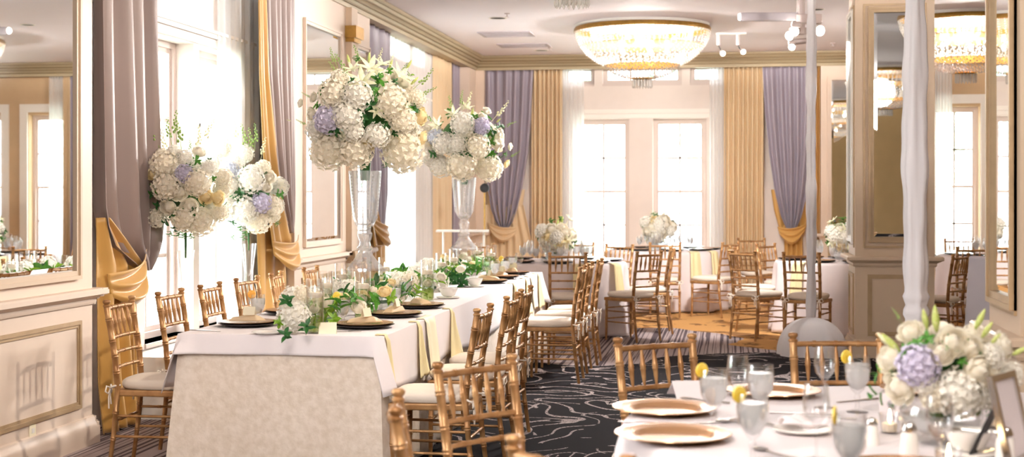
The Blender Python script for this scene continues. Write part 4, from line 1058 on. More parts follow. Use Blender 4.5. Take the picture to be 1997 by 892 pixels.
# chargers with folded napkins and cards on the long table
ls = [((-1.95, 7.42), 'dark rimmed charger nearest the front right corner of the long table'), ((-1.95, 8.12), 'second dark rimmed charger down the aisle side'), ((-1.95, 8.78), 'third dark rimmed charger down the aisle side'),
      ((-1.95, 11.35), 'first of the three far aisle side chargers'), ((-1.95, 11.95), 'middle of the three far aisle side chargers'), ((-1.95, 12.6), 'last aisle side charger by the far table end'),
      ((-2.6, 7.42), 'dark rimmed charger on the window side front corner of the long table'), ((-2.6, 8.2), 'second window side charger, behind the front candle vase'), ((-2.6, 9.0), 'third window side charger, left of the nearer vase stand'), ((-2.6, 12.1), 'window side charger beside the farther vase stand')]
for i, ((x, y), lab) in enumerate(ls):
    use('charger2', (x, y, TZ), 0, lab, 'plate', 'chargers on the long table')
    where = lab.replace('dark rimmed charger', 'charger').replace('charger', 'plate', 1) if 0 else None
    tail = ['nearest the long table front right corner', 'on the second aisle side charger', 'on the third aisle side charger', 'on the first of three far aisle chargers', 'on the middle of three far aisle chargers', 'on the charger by the far table end',
            'on the window side front corner charger', 'on the second window side charger', 'on the third window side charger', 'on the charger beside the farther stand'][i]
    nf = MB().add([(-.10, -.03, .0), (.06, -.045, 0), (.11, .0, .0), (.02, .05, 0), (-.09, .04, 0), (-.08, -.02, .02), (.05, -.03, .034), (.07, .0, .022), (.01, .03, .036), (-.06, .03, .018)],
             [(4, 3, 2, 1, 0), (5, 6, 7, 8, 9), (0, 1, 6, 5), (1, 2, 7, 6), (2, 3, 8, 7), (3, 4, 9, 8), (4, 0, 5, 9)]).build('folded_napkin', M['goldpale'], None, smooth=None)
    nf.location = (x, y, TZ + .031); nf.rotation_euler = (0, 0, .4 + i); bev(nf, .006); tag(nf, 'folded tan napkin ' + tail, 'napkin', 'folded napkins on the long table')
    use('card', (x + .02, y - .03, TZ + .064), 1.2 + .3 * i, 'small ivory place card ' + tail, 'place card', 'place cards on the long table')
for i, (x, y, z_, lab) in enumerate(((-1.93, 9.62, 0, 'cream bowl and saucer right of the nearer vase stand'), (-1.97, 10.85, 0, 'cream bowl and saucer among the greenery halfway down the long table'))):
    use('bowl', (x, y, TZ + .013), 0, lab, 'bowl')
for px, d, lab in ((614, 7.33, 'front candle vase holding a cream rose in green water'), (634, 8.1, 'candle vase just behind the front one, on the window side'), (707, 8.05, 'candle vase standing before the nearer acrylic stand'), (667, 9.0, 'candle vase left of the nearer acrylic stand'),
                   (833, 9.5, 'candle vase right of the nearer acrylic stand'), (750, 9.9, 'candle vase behind the nearer acrylic stand'), (860, 10.6, 'candle vase amid greenery halfway down the long table'), (884, 11.4, 'candle vase just before the farther acrylic stand'), (958, 12.3, 'candle vase right of the farther acrylic stand'), (930, 12.9, 'candle vase behind the farther acrylic stand')):
    x, y = W(px, d); use('candle', (x, y, TZ), 0, lab, 'candle vase', 'floating candle vases on the long table')
for px, d, lab, sl in ((503, 7.75, 'water goblet with orange slice at front left of the long table', 'oslice'), (669, 7.62, 'water goblet with lemon slice right of the front candle vase', 'lemon'), (770, 8.6, 'water goblet above the second aisle side charger', None), (640, 9.3, 'water goblet on the window side near the nearer acrylic stand', None),
                       (985, 12.1, 'tall water goblet by the middle far charger', 'lemon'), (965, 11.7, 'water goblet by the first far aisle charger', None), (1000, 12.75, 'water goblet near the far end of the long table', None), (790, 9.2, 'water goblet above the third aisle side charger', None)):
    x, y = W(px, d); use('goblet', (x, y, TZ), 0, lab, 'glass', 'water goblets on the long table')
    if sl:
        q = use(sl, (x - .032, y - .01, TZ + .172), ANG + .3, ('orange' if sl == 'oslice' else 'lemon') + ' slice on the rim of the ' + ('front left goblet' if px == 503 else 'goblet right of the front candle vase' if px == 669 else 'far goblet on the long table'), 'fruit slice')
for px, d, lab in ((720, 8.45, 'empty wine glass before the nearer acrylic stand'), (812, 8.95, 'empty wine glass above the third aisle side charger'), (655, 8.6, 'empty wine glass between two candle vases on window side'), (1012, 12.5, 'empty wine glass near the far end of the long table'), (948, 11.5, 'empty wine glass right of the farther stand')):
    x, y = W(px, d); use('wine', (x, y, TZ), 0, lab, 'glass', 'wine glasses on the long table')
x, y, z = at(637, 652); use('card', (x, y + .02, TZ), .2, 'white tent card before the front candle vase', 'place card', None, 1.3)
x, y = W(523, 7.28); 
MBs = MB().lathe([(.001, .003), (.06, .003), (.085, .012), (.083, .015), (.058, .007), (.001, .007)], n=32).build('side_plate', M['china'], None, smooth=50); MBs.location = (x, y, TZ); tag(MBs, 'small white side plate at the front edge of the long table', 'plate')
use('fork', (-2.73, 7.12, TZ), 1.3, 'fork at the front left corner of the long table', 'fork'); use('fork', (-2.0, 7.18, TZ), -1.2, 'fork before the nearest aisle side charger', 'fork')

# acrylic stands and crystal vases
def stand(x, y, label):
    o = thing('acrylic_stand', (x, y, TZ), ANG, label, 'stand', 'acrylic vase stands'); w = .13; h_ = .245
    MB().box(-w, w, -w, w, h_ - .006, h_).build('top_plate', M['acrylic'], o, smooth=None)
    for a in range(4):
        p = MB().box(-w * .78, w * .78, -.003, .003, 0, h_ - .006).build('side_panel', M['acrylic'], o, smooth=None)
        p.rotation_euler = (0, 0, a * PI / 2); p.location = (w * .78 * math.sin(a * PI / 2), -w * .78 * math.cos(a * PI / 2), 0)
    return h_
def vase(x, y, z, label):
    o = thing('crystal_vase', (x, y, z), 0, label, 'vase', 'tall crystal vases')
    fl = lambda a, j: 0
    MB().lathe([(.118, 0), (.118, .012), (.105, .03), (.08, .05), (.06, .075), (.045, .10), (.036, .12), (.05, .135), (.036, .15)], n=16, rip=lambda a, j: .004 * math.cos(8 * a)).build('foot', M['crystal'], o, smooth=25)
    MB().lathe([(.036, .15), (.03, .175), (.04, .20), (.046, .225), (.03, .25), (.036, .262)], n=16, rip=lambda a, j: .003 * math.cos(8 * a)).build('stem', M['crystal'], o, smooth=25)
    MB().lathe([(.03, .262), (.055, .275), (.075, .32), (.085, .40), (.094, .50), (.104, .62), (.099, .62), (.089, .50), (.079, .40), (.069, .32), (.05, .285), (.001, .275)], n=32).build('bowl', M['crystal'], o, smooth=50)
    mb = MB()
    for k in range(8):
        a = 2 * PI * k / 8
        for i in range(14):
            t_ = i / 13; r = .0765 + .0255 * t_; z_ = .33 + .27 * t_; mb.ball((r * math.cos(a), r * math.sin(a), z_), (.006, .006, .008), 5, 3)
    mb.build('cut_pattern', M['crystal'], o)
S1 = (-2.27, 8.66); S2 = (-2.27, 12.0)
for (x, y), a, b in ((S1, 'clear acrylic box stand under the nearer tall vase', 'tall cut crystal vase under the nearest big bouquet'), (S2, 'clear acrylic box stand under the farther tall vase', 'tall cut crystal vase under the farther bouquet on the long table')):
    h_ = stand(x, y, a); vase(x, y, TZ + h_, b)

PN = {'H': 'hydrangea', 'C': 'hydrangea', 'V': 'hydrangea', 'B': 'hydrangea', 'R': 'rose', 'Y': 'rose', 'L': 'lily', 'G': 'lily_bud', 'W': 'flower_bud', 'l': 'leaf_cluster', 'd': 'leaf_cluster', 'm': 'leaf_cluster', 'b': 'leaf_cluster', 'S': 'flower_spike', 's': 'flower_spike'}
PL = {'V': 'lavender hydrangea head', 'B': 'pale blue hydrangea head', 'Y': 'butter yellow rose'}
def flower(parent, kind, p, nrm, r, spin=0.):
    q = Vector((0, 0, 1)).rotation_difference(Vector(nrm).normalized()); e = (q @ Euler((0, 0, spin)).to_quaternion()).to_euler()
    o = put(PN[kind], fmesh(kind), parent, tuple(p), e, r)
    if kind in PL: o['label'] = PL[kind]
    return o
def bouquet(cx, cy, cz, m_per_px, cpx, cpy, rad, blooms, label, group, seed, neck, fillkinds='HHCRH', nback=14, nleaf=14, cat='bouquet', holder=True):
    """bouquet: blooms listed as seen (photo x, y, radius, kind) sit on the front of an ellipsoid; the back is filled evenly"""
    rr = random.Random(seed); zb = neck
    o = thing('flower_bouquet', (cx, cy, zb), 0, label, cat, group)
    cen = Vector((0, 0, cz - zb)); right = Vector((CA, SA, 0)); fwd = Vector((-SA, CA, 0))
    view = Vector((cx, cy, 0)).normalized(); rt = Vector((view.y, -view.x, 0))
    mb = MB(); mb.ball(tuple(cen), (rad[0] * .55, rad[0] * .55, rad[1] * .55), 12, 8)
    k = cen.z - rad[1] * .3
    mb.tube([(0, 0, -.06), (0, 0, max(.02, k))], [.03, .05] if holder else [.006, .012], 10)
    mb.build('stem_bundle', M['leafdark'], o)
    for (px, py, r, kind) in blooms:
        a = (px - cpx) * m_per_px; b = -(py - cpy) * m_per_px; rm = r * m_per_px * (1.13 if kind in 'HCVB' else 1.05)
        q = 1 - (a / rad[0]) ** 2 - (b / rad[1]) ** 2
        dd = rad[0] * math.sqrt(max(.0, q)) * .85
        p = cen + rt * a + Vector((0, 0, b)) - view * dd
        nr = (p - cen) + Vector((0, 0, .02)) - view * .04
        if kind in 'Ss': nr = rt * a + Vector((0, 0, abs(b) + .12)); p = p - nr.normalized() * rm * 1.0
        if kind in 'LGW' and kind != 'L': nr = rt * a * .8 + Vector((0, 0, max(b, .02) + .06)) - view * .03
        flower(o, kind, p, nr, rm, rr.uniform(0, 6))
    for i in range(nback):
        a = rr.uniform(0, PI); z = rr.uniform(-.6, .75); v = rt * math.cos(a) * math.sqrt(1 - z * z) * rad[0] + view * math.sin(a) * math.sqrt(1 - z * z) * rad[0] + Vector((0, 0, z * rad[1]))
        v *= .86; flower(o, rr.choice(fillkinds), cen + v, v, rad[0] * rr.uniform(.2, .28), rr.uniform(0, 6))
    for i in range(nleaf):
        a = rr.uniform(0, 2 * PI); z = rr.uniform(-.85, .8); v = Vector((math.cos(a) * math.sqrt(1 - z * z) * rad[0], math.sin(a) * math.sqrt(1 - z * z) * rad[0], z * rad[1]))
        flower(o, rr.choice('lddl'), cen + v * .86, v + Vector((0, 0, -.05 if z < 0 else .05)), rad[0] * .22, rr.uniform(0, 6))
    return o
GT = 'tall flower bouquets'
b1 = [(764, 205, 30, 'C'), (784, 238, 24, 'C'), (656, 190, 27, 'C'), (645, 238, 25, 'V'), (682, 232, 27, 'H'), (645, 294, 34, 'C'), (697, 296, 30, 'C'), (787, 296, 37, 'C'), (737, 268, 22, 'H'), (694, 262, 18, 'H'), (700, 194, 26, 'H'),
      (720, 284, 13, 'Y'), (822, 228, 18, 'Y'), (825, 270, 16, 'Y'), (752, 159, 10, 'R'), (612, 226, 13, 'R'), (589, 202, 9, 'R'), (616, 194, 10, 'R'), (620, 258, 18, 'H'), (812, 195, 16, 'C'), (665, 160, 16, 'C'), (640, 172, 13, 'L'),
      (725, 136, 26, 'L'), (708, 165, 26, 'L'), (782, 150, 24, 'L'), (750, 180, 12, 'R'), (735, 150, 14, 'L'), (690, 140, 16, 'L'), (798, 128, 14, 'G'), (722, 115, 14, 'G'), (763, 130, 12, 'G'), (808, 160, 14, 'G'), (683, 122, 14, 'G'), (735, 222, 14, 'L'), (568, 236, 6, 'W'),
      (670, 128, 38, 's'), (650, 108, 26, 's'), (742, 108, 26, 'S'), (835, 150, 34, 's'), (838, 175, 28, 's'), (765, 115, 24, 'S'), (590, 238, 18, 's'), (600, 185, 16, 's'),
      (725, 212, 17, 'd'), (738, 185, 14, 'l'), (700, 222, 12, 'd'), (748, 250, 14, 'd'), (625, 210, 12, 'l'), (622, 275, 12, 'l'), (754, 320, 11, 'l'), (738, 158, 11, 'd'), (770, 165, 10, 'd'), (690, 165, 11, 'd'), (700, 118, 14, 'l'), (760, 145, 13, 'l'), (735, 200, 15, 'l'), (752, 215, 13, 'd'), (670, 155, 12, 'l'), (800, 150, 13, 'm'), (712, 235, 13, 'd'), (770, 262, 12, 'd'), (662, 262, 12, 'd'), (748, 128, 16, 'L'), (655, 140, 30, 's'), (790, 135, 26, 's'), (700, 105, 30, 's')]
x, y = S1; bouquet(x, y, ZP(218, dep(x, y)), dep(x, y) / F, 714, 218, (.37, .33), b1, 'largest bouquet of cream hydrangeas and lilies on the nearer crystal vase', GT, 5, TZ + .245 + .62, 'CHCR', 16, 12)
b2 = [(907, 246, 21, 'H'), (872, 282, 20, 'H'), (897, 284, 17, 'H'), (936, 288, 21, 'C'), (906, 322, 27, 'C'), (865, 326, 19, 'H'), (957, 328, 24, 'C'), (842, 304, 14, 'H'), (943, 250, 15, 'V'), (856, 270, 14, 'B'), (858, 246, 16, 'L'), (890, 225, 16, 'L'), (915, 212, 13, 'L'),
      (904, 256, 6, 'R'), (921, 266, 7, 'R'), (976, 284, 14, 'R'), (1000, 286, 8, 'R'), (993, 320, 9, 'Y'), (979, 262, 10, 'R'), (954, 218, 9, 'R'), (975, 238, 8, 'G'), (925, 225, 12, 'G'), (945, 232, 10, 'R'), (886, 205, 30, 's'), (918, 195, 30, 'S'), (985, 212, 32, 'S'), (1010, 300, 18, 's'), (838, 225, 24, 's'), (1002, 240, 18, 's'), (905, 190, 24, 's'),
      (920, 300, 14, 'd'), (853, 300, 14, 'd'), (880, 262, 10, 'd'), (905, 300, 12, 'd'), (960, 300, 13, 'l'), (930, 232, 12, 'l'), (893, 240, 10, 'd'), (956, 262, 10, 'l'), (990, 300, 10, 'l')]
x, y = S2; bouquet(x, y, ZP(272, dep(x, y)), dep(x, y) / F, 910, 272, (.38, .33), b2, 'farther bouquet of white hydrangeas on the second crystal vase', GT, 6, TZ + .245 + .62, 'HHRC', 16, 14)
b0 = [(323, 325, 25, 'C'), (326, 365, 25, 'C'), (384, 357, 24, 'C'), (350, 376, 17, 'R'), (399, 384, 15, 'Y'), (360, 424, 24, 'C'), (390, 432, 25, 'C'), (423, 387, 15, 'Y'), (369, 402, 17, 'R'), (360, 340, 16, 'V'), (308, 424, 17, 'C'), (314, 298, 14, 'R'), (387, 297, 15, 'R'), (362, 312, 16, 'H'), (302, 339, 14, 'Y'), (425, 415, 16, 'C'), (340, 300, 14, 'H'), (330, 404, 16, 'R'), (405, 330, 15, 'H'),
      (350, 455, 16, 'l'), (325, 430, 15, 'd'), (372, 460, 12, 'l'), (310, 400, 12, 'd'), (405, 315, 9, 'd'), (333, 455, 12, 'l'), (345, 305, 9, 'l'), (412, 350, 10, 'l'), (300, 380, 12, 'd'), (318, 270, 34, 'S'), (352, 255, 40, 's'), (390, 265, 34, 'S'), (300, 260, 30, 's'), (372, 280, 20, 's'), (340, 240, 40, 's'), (405, 250, 34, 'S'), (328, 250, 34, 's'), (340, 415, 14, 'd'), (345, 440, 15, 'd'), (360, 460, 12, 'l'), (395, 398, 8, 'd'), (334, 385, 9, 'd'), (368, 322, 9, 'l')]
FX = -3.70
for px, d_, bl, lab, cpy, rad, sd in ((362, 9.5, b0, 'cream bouquet on a clear vase nearest the mauve brown curtain', 368, (.30, .28), 7),
    (485, 10.8, [(447, 334, 18, 'B'), (415, 318, 18, 'H'), (444, 363, 22, 'H'), (490, 351, 24, 'H'), (508, 396, 18, 'V'), (478, 409, 25, 'H'), (502, 428, 24, 'C'), (446, 405, 19, 'H'), (530, 402, 17, 'C'), (517, 363, 13, 'R'), (511, 330, 15, 'C'), (437, 292, 14, 'H'), (478, 300, 16, 'H'), (462, 318, 14, 'H'), (525, 345, 13, 'R'), (532, 420, 12, 'C'),
                  (470, 375, 14, 'd'), (478, 350, 12, 'l'), (470, 445, 12, 'l'), (455, 462, 10, 'b'), (475, 465, 10, 'b'), (540, 435, 9, 'l'), (465, 430, 11, 'd'), (485, 372, 10, 'd'), (440, 270, 34, 'S'), (478, 262, 36, 's'), (515, 285, 30, 'S'), (500, 260, 32, 's'), (460, 250, 36, 'S'), (490, 270, 34, 's'), (470, 390, 12, 'd'), (500, 375, 10, 'd'), (455, 430, 12, 'd'), (480, 455, 12, 'l')], 'white bouquet with lavender head on a clear vase beside the pale gold curtain', 372, (.30, .27), 8)):
    x, y = W(px, d_); s_ = d_ / F
    bouquet(x, y, ZP(cpy, d_), s_, px, cpy, rad, bl, lab, 'bouquets by the windows', sd, 1.12, 'HHCR', 12, 8, holder=False)
    o = thing('glass_vase', (x, y, .412), 0, 'slim clear glass vase under the ' + ('cream bouquet by the mauve brown curtain' if px == 362 else 'white bouquet by the pale gold curtain'), 'vase')
    MB().lathe([(.055, 0), (.055, .012), (.025, .02), (.022, .1), (.035, .5), (.06, .70), (.057, .70), (.032, .5), (.001, .45)], n=24).build('glass', M['glass'], o)

# greenery garland down the long table with its own flowers
rr = random.Random(3)
g = thing('leafy_garland', (-2.27, 10.0, TZ), 0, 'leafy green garland with cream flowers down the middle of the long table', 'garland')
stm = MB(); stm.tube([(.0 + .12 * math.sin(i * 1.3), -2.75 + i * .27, .035) for i in range(21)], .012, 6); stm.build('stem', M['leafdark'], g)
keep = [(S1[0], S1[1]), (S2[0], S2[1])]
cnt = 0
for i in range(96):
    t_ = (i + .5) / 96; yy = -2.75 + 5.5 * t_; xx = rr.gauss(.05, .13); r = rr.uniform(.06, .095)
    if any(abs(yy + 10.0 - k[1]) < .14 and abs(xx) < .12 for k in keep): xx = .2 * (1 if xx > 0 else -1)
    flower(g, rr.choice('llldmm'), (xx, yy, .08 + rr.uniform(0, .05)), (rr.uniform(-.8, .8), rr.uniform(-.8, .3), rr.uniform(.1, .8)), r * 1.1, rr.uniform(0, 6))
for i in range(40):
    yy = -2.7 + 5.4 * (i + .5) / 40; xx = rr.gauss(.0, .12)
    if any(abs(yy + 10.0 - k[1]) < .17 and abs(xx) < .16 for k in keep): continue
    k = rr.choice('HCRRRY'); xx += .04; flower(g, k, (xx, yy, .125 + rr.uniform(0, .05)), (rr.uniform(-.4, .5), -.6, .8), rr.uniform(.055, .08) if k in 'HC' else rr.uniform(.03, .045), rr.uniform(0, 6))
for px, py, d_, k, r in ((572, 618, 7.25, 'H', .085), (617, 594, 7.6, 'R', .04), (700, 600, 7.9, 'R', .045), (590, 575, 7.5, 'C', .05), (545, 632, 7.2, 'm', .05), (557, 655, 7.0, 'd', .055), (598, 640, 7.1, 'd', .06), (560, 590, 7.2, 'd', .06), (668, 585, 8.0, 'Y', .045), (650, 625, 7.5, 'm', .055), (735, 560, 9.0, 'd', .1), (800, 560, 10.0, 'l', .13), (820, 545, 10.5, 'd', .12), (785, 540, 10.4, 'l', .14), (880, 545, 11, 'd', .13), (860, 530, 11.5, 'l', .14), (900, 555, 11, 'd', .11), (850, 555, 10.5, 'H', .1), (875, 540, 11.3, 'H', .09), (775, 570, 9.4, 'C', .08)):
    x, y = W(px, d_); flower(g, k, (x + 2.27, y - 10.0, ZP(py, d_) - TZ), (.2, -.8, .7), r, rr.uniform(0, 6))

# low bouquets in glass bowls
def low(x, y, z, sc, label, bowl_label, seed, blooms=None, cpx=0, cpy=0, mpp=.001):
    o = thing('glass_bowl', (x, y, z), 0, bowl_label, 'bowl', 'glass bowls holding low bouquets')
    MB().lathe([(.05 * sc, 0), (.07 * sc, .008), (.105 * sc, .04 * sc), (.115 * sc, .08 * sc), (.105 * sc, .115 * sc), (.10 * sc, .115 * sc), (.11 * sc, .08 * sc), (.10 * sc, .045 * sc), (.001, .012)], n=28).build('glass', M['glass'], o)
    MB().lathe([(.001, .014), (.095 * sc, .047 * sc), (.105 * sc, .075 * sc), (.001, .075 * sc)], n=20).build('water', M['water'], o)
    R1 = .165 * sc
    if not blooms:
        r2 = random.Random(seed); blooms = []
        for i in range(15):
            a = i * 2.4; q = math.sqrt(i / 15); blooms.append((100 * q * math.cos(a), 75 * q * math.sin(a) - 5, r2.uniform(32, 42), r2.choice('RRLYRH')))
        for i in range(7): blooms.append((r2.uniform(-90, 90), r2.uniform(-110, -70), r2.uniform(28, 40), r2.choice('GLlS')))
        for i in range(7): a = r2.uniform(0, 6.3); blooms.append((100 * math.cos(a), 70 * math.sin(a), 30, r2.choice('ld')))
        mpp = .00165 * sc
    bouquet(x, y, z + .115 * sc + R1 * .62, mpp, cpx, cpy, (R1, R1 * .78), blooms, label, 'low bouquets on the round tables', seed, z + .115 * sc, 'RHCR', 8, 8)
low(T1_[0], T1_[1], TZ, 1.15, 'low white and yellow bouquet beyond the end of the long table', 'glass bowl under the bouquet beyond the long table', 12)
low(T2_[0] - .1, T2_[1], TZ, 1.25, 'low pale bouquet silhouetted against the far window', 'glass bowl under the bouquet against the far window', 13)
low(T3_[0] + .0, T3_[1], TZ, 1.15, 'low white bouquet showing left of the square column', 'glass bowl under the bouquet left of the square column', 14)
FB = (1836, 4.08)
bl = [(1764, 745, 35, 'R'), (1743, 693, 27, 'R'), (1780, 640, 24, 'R'), (1798, 700, 37, 'V'), (1862, 655, 30, 'R'), (1840, 672, 26, 'R'), (1953, 665, 27, 'R'), (1908, 706, 34, 'R'), (1872, 750, 42, 'H'), (1966, 722, 24, 'H'), (1930, 682, 22, 'H'), (1830, 760, 26, 'C'), (1925, 752, 28, 'H'), (1812, 735, 20, 'H'), (1895, 665, 24, 'R'), (1735, 720, 16, 'G'),
      (1752, 668, 34, 'G'), (1738, 664, 28, 'W'), (1830, 622, 36, 'G'), (1811, 622, 28, 'G'), (1909, 622, 30, 'G'), (1921, 640, 26, 'G'), (1980, 678, 24, 'G'), (1756, 608, 22, 's'), (1936, 655, 20, 'G'),
      (1718, 728, 24, 'b'), (1716, 770, 28, 'b'), (1902, 788, 26, 'b'), (1798, 660, 24, 'l'), (1815, 650, 22, 'l'), (1878, 690, 14, 'l'), (1930, 790, 20, 'l'), (1945, 735, 18, 'm'), (1748, 790, 14, 'l')]
x, y = W(*FB)
o = low(x, y, TZ, 1.05, 'large blurred bouquet of cream roses and green buds on the foreground table', 'glass bowl under the foreground bouquet', 15, bl, 1840, 705, FB[1] / F)

# ------------------------------------------------------------------ foreground table settings
def cp(px, d): x, y = W(px, d); return (x, y, TZ)
def ldp(l, d): x, y = LD(l, d); return (x, y, TZ)
for l, d, lab in ((.47, 4.15, 'front gold charger nearest the bottom edge of the photo'), (.50, 4.66, 'gold charger before the empty chair on dark carpet'), (.93, 5.07, 'gold charger behind the wine glasses, farthest on the near table'), (1.5, 5.12, 'gold charger hidden behind the goblet and low bouquet'), (1.0, 3.62, 'gold charger at the very bottom of the near table')):
    use('charger', ldp(l, d), 0, lab, 'plate', 'gold chargers on the near round table')
for px, d, k, lab, lem in ((1392, 4.3, 'goblet', 'iced goblet with lemon between the two front chargers', 1), (1468, 3.78, 'goblet', 'large blurred iced goblet with lemon, bottom centre right', 1), (1439, 4.5, 'wine', 'empty wine glass behind the lemon goblets', 0), (1483, 4.42, 'goblet', 'goblet just right of the wine glass behind the lemon goblets', 0),
                           (1608, 4.76, 'wine', 'empty wine glass before the second chair back', 0), (1672, 4.66, 'goblet', 'bluish iced goblet with lemon left of the low bouquet', 1), (1592, 3.83, 'wine', 'blurred wine glass near the bottom, below the second chair', 0), (1657, 3.42, 'goblet', 'very blurred iced goblet at the bottom edge with orange speck', 1), (1832, 3.6, 'wine', 'empty wine glass in front of the foreground bouquet', 0)):
    x, y, z = cp(px, d); use(k, (x, y, z), 0, lab, 'glass', 'glasses on the near round table', 1.08 if k == 'goblet' else 1.0)
    if lem:
        use('lemon', (x - CA * .036, y - SA * .036, z + .182), ANG + (.5 if px != 1657 else 1.2), {1392: 'lemon slice on the goblet between the two front chargers', 1468: 'lemon slice on the large blurred goblet', 1672: 'lemon slice on the bluish goblet left of the low bouquet', 1657: 'lemon slice on the goblet at the bottom edge'}[px], 'fruit slice', None, 1.0)
for l, d, rz, k, lab in ((.44, 4.43, 1.45, 'knife', 'knife between the two front gold chargers'), (.58, 4.42, -1.0, 'fork', 'fork between the two front gold chargers'), (.72, 4.42, 1.2, 'spoon', 'spoon right of the front gold chargers'), (.72, 3.9, .6, 'spoon', 'blurred spoon below the front charger'), (1.0, 4.55, 1.3, 'fork', 'fork left of the bread plate'), (.95, 4.62, 1.5, 'knife', 'knife above the bread plate'), (1.2, 4.92, -.9, 'fork', 'fork between the wine glass and the second chair'), (.66, 4.9, 1.1, 'spoon', 'spoon by the white booklet')):
    use(k, ldp(l, d), rz, lab, k, 'cutlery on the near round table')
for (l, d, lab) in ((.87, 4.25, 'white side plate with a crumpled napkin on the near table'),):
    o = MB().lathe([(.001, .003), (.06, .003), (.09, .014), (.088, .017), (.058, .007), (.001, .007)], n=32).build('side_plate', M['china'], None, smooth=50); o.location = ldp(l, d); tag(o, lab, 'plate')
    def fn(u, v): return ((u - .5) * .13 + .01 * math.sin(9 * v), (v - .5) * .11, .02 + .018 * math.sin(7 * u + 3 * v) * math.sin(6 * v) + .01)
    o = solid(MB().grid(fn, 12, 12).build('napkin', M['linen'], None, smooth=180, recalc=False), .004); o.location = (o.location[0] + ldp(l, d)[0], ldp(l, d)[1], TZ + .006); tag(o, 'crumpled white napkin on the side plate', 'napkin')
# small booklet on the far charger edge
bk = thing('menu_booklet', ldp(.64, 4.98), ANG + .15, 'white folded booklet standing behind the second gold charger', 'booklet')
MB().box(-.065, .065, -.001, .001, 0, .085).build('cover', M['linen'], bk, smooth=None).rotation_euler = (-.9, 0, 0)
MB().box(-.065, .065, -.001, .001, 0, .085).build('back_cover', M['linen'], bk, smooth=None, loc=(0, .13, .0)).rotation_euler = (.95, 0, 0)
use('votive', cp(1943, 4.35), 0, 'lit votive candle right of the bouquet bowl', 'candle', None, 1.1); use('votive', cp(1850, 3.62), 0, 'lit votive candle at the bottom edge before the bouquet', 'candle', None, 1.1); use('votive', cp(1735, 4.25), 0, 'votive candle left of the bouquet bowl', 'candle')
x, y, z = cp(1888, 3.9); use('bowl', (x, y, z + .013), 0, 'white sugar bowl with spoon before the bouquet', 'bowl'); 
use('spoon', (x + .02, y, z + .062), ANG + 1.2, 'spoon laid across the white sugar bowl', 'spoon')
def b_shaker(o):
    MB().lathe([(.018, 0), (.021, .004), (.018, .05), (.015, .058), (.001, .058)], n=16).build('glass', M['china'], o)
    MB().lathe([(.0165, .057), (.0175, .062), (.012, .075), (.001, .079)], n=16).build('cap', M['silver'], o)
proto('shaker', 'salt_shaker', b_shaker)
use('shaker', cp(1773, 3.85), 0, 'white shaker with domed cap at the bottom, before the bouquet', 'shaker', None, 1.25); use('shaker', cp(1700, 4.05), 0, 'small shaker behind the bottom edge goblet', 'shaker')
use('shaker', cp(1960, 3.75), 0, 'white shaker at the lower right corner below the frame', 'shaker', None, 1.3)
# table card with oval emblem, silver picture frame
o = thing('table_card', cp(1735, 4.6), ANG - .1, 'small white card with grey oval emblem left of bouquet', 'card')
MB().box(-.032, .032, -.0015, .0015, 0, .07).build('card', M['linen'], o, smooth=None).rotation_euler = (-.15, 0, 0)
MB().lathe([(.001, 0), (.013, 0), (.013, .001), (.001, .001)], n=20).build('emblem', M['vent'], o, loc=(.004, -.004 + -.0, .036)).rotation_euler = (PI / 2 - .15, 0, 0)
o['label'] = 'small white card with grey oval emblem left of bouquet'
o = thing('picture_frame', cp(1990, 3.78), ANG + .9, 'silver picture frame leaning at the right edge of the photo', 'picture frame')
fr = MB().frame(-.09, .09, 0, .24, .018, -.008, .008).build('frame', M['silver'], o, smooth=None); fr.rotation_euler = (-.22, 0, 0)
MB().box(-.072, .072, -.002, .002, .018, .222).build('photo_sheet', M['linen'], o, smooth=None).rotation_euler = (-.22, 0, 0)
MB().add([(-.03, .05, .17), (.03, .05, .17), (.03, .13, .0), (-.03, .13, .0), (-.03, .053, .17), (.03, .053, .17), (.03, .134, .0), (-.03, .134, .0)], [(0, 1, 2, 3), (7, 6, 5, 4), (0, 4, 5, 1), (1, 5, 6, 2), (2, 6, 7, 3), (3, 7, 4, 0)]).build('easel_leg', M['black'], o, smooth=None)

# glasses and plates on background tables
def ring(tx, ty, tab, angs, gl):
    for k, a in enumerate(angs):
        an = math.radians(a) + ANG
        r = .56; x, y = tx + r * math.cos(an), ty + r * math.sin(an)
        use('charger2', (x, y, TZ), 0, 'dark rimmed charger on the ' + tab, 'plate', 'chargers on the ' + tab)
        for q, kk in enumerate(('goblet', 'wine', 'flute')):
            rr_ = .36 - .03 * q; b = an + .18 * (q - 1) + .28
            use(kk, (tx + rr_ * math.cos(b), ty + rr_ * math.sin(b), TZ), 0, {'goblet': 'small water goblet', 'wine': 'small empty wine glass', 'flute': 'slim flute'}[kk] + ' among the glasses on the ' + tab, 'glass', {'goblet': 'water goblets', 'wine': 'wine glasses', 'flute': 'flutes'}[kk] + ' on the ' + tab)
ring(*T1_, 'round table beyond the long table', (-90, -45, 0, 45, 90, 135, 180, 225), 3)
ring(*T2_, 'round table nearest the far windows', (-90, -45, 0, 45, 120, 180, 225), 3)
ring(*T3_, 'round table behind the slim pole', (-90, -130, 170, 120, 80, -50), 3)
ring(*T5_, 'round table between the two columns', (-110, -150, 180, 130, -60), 3)

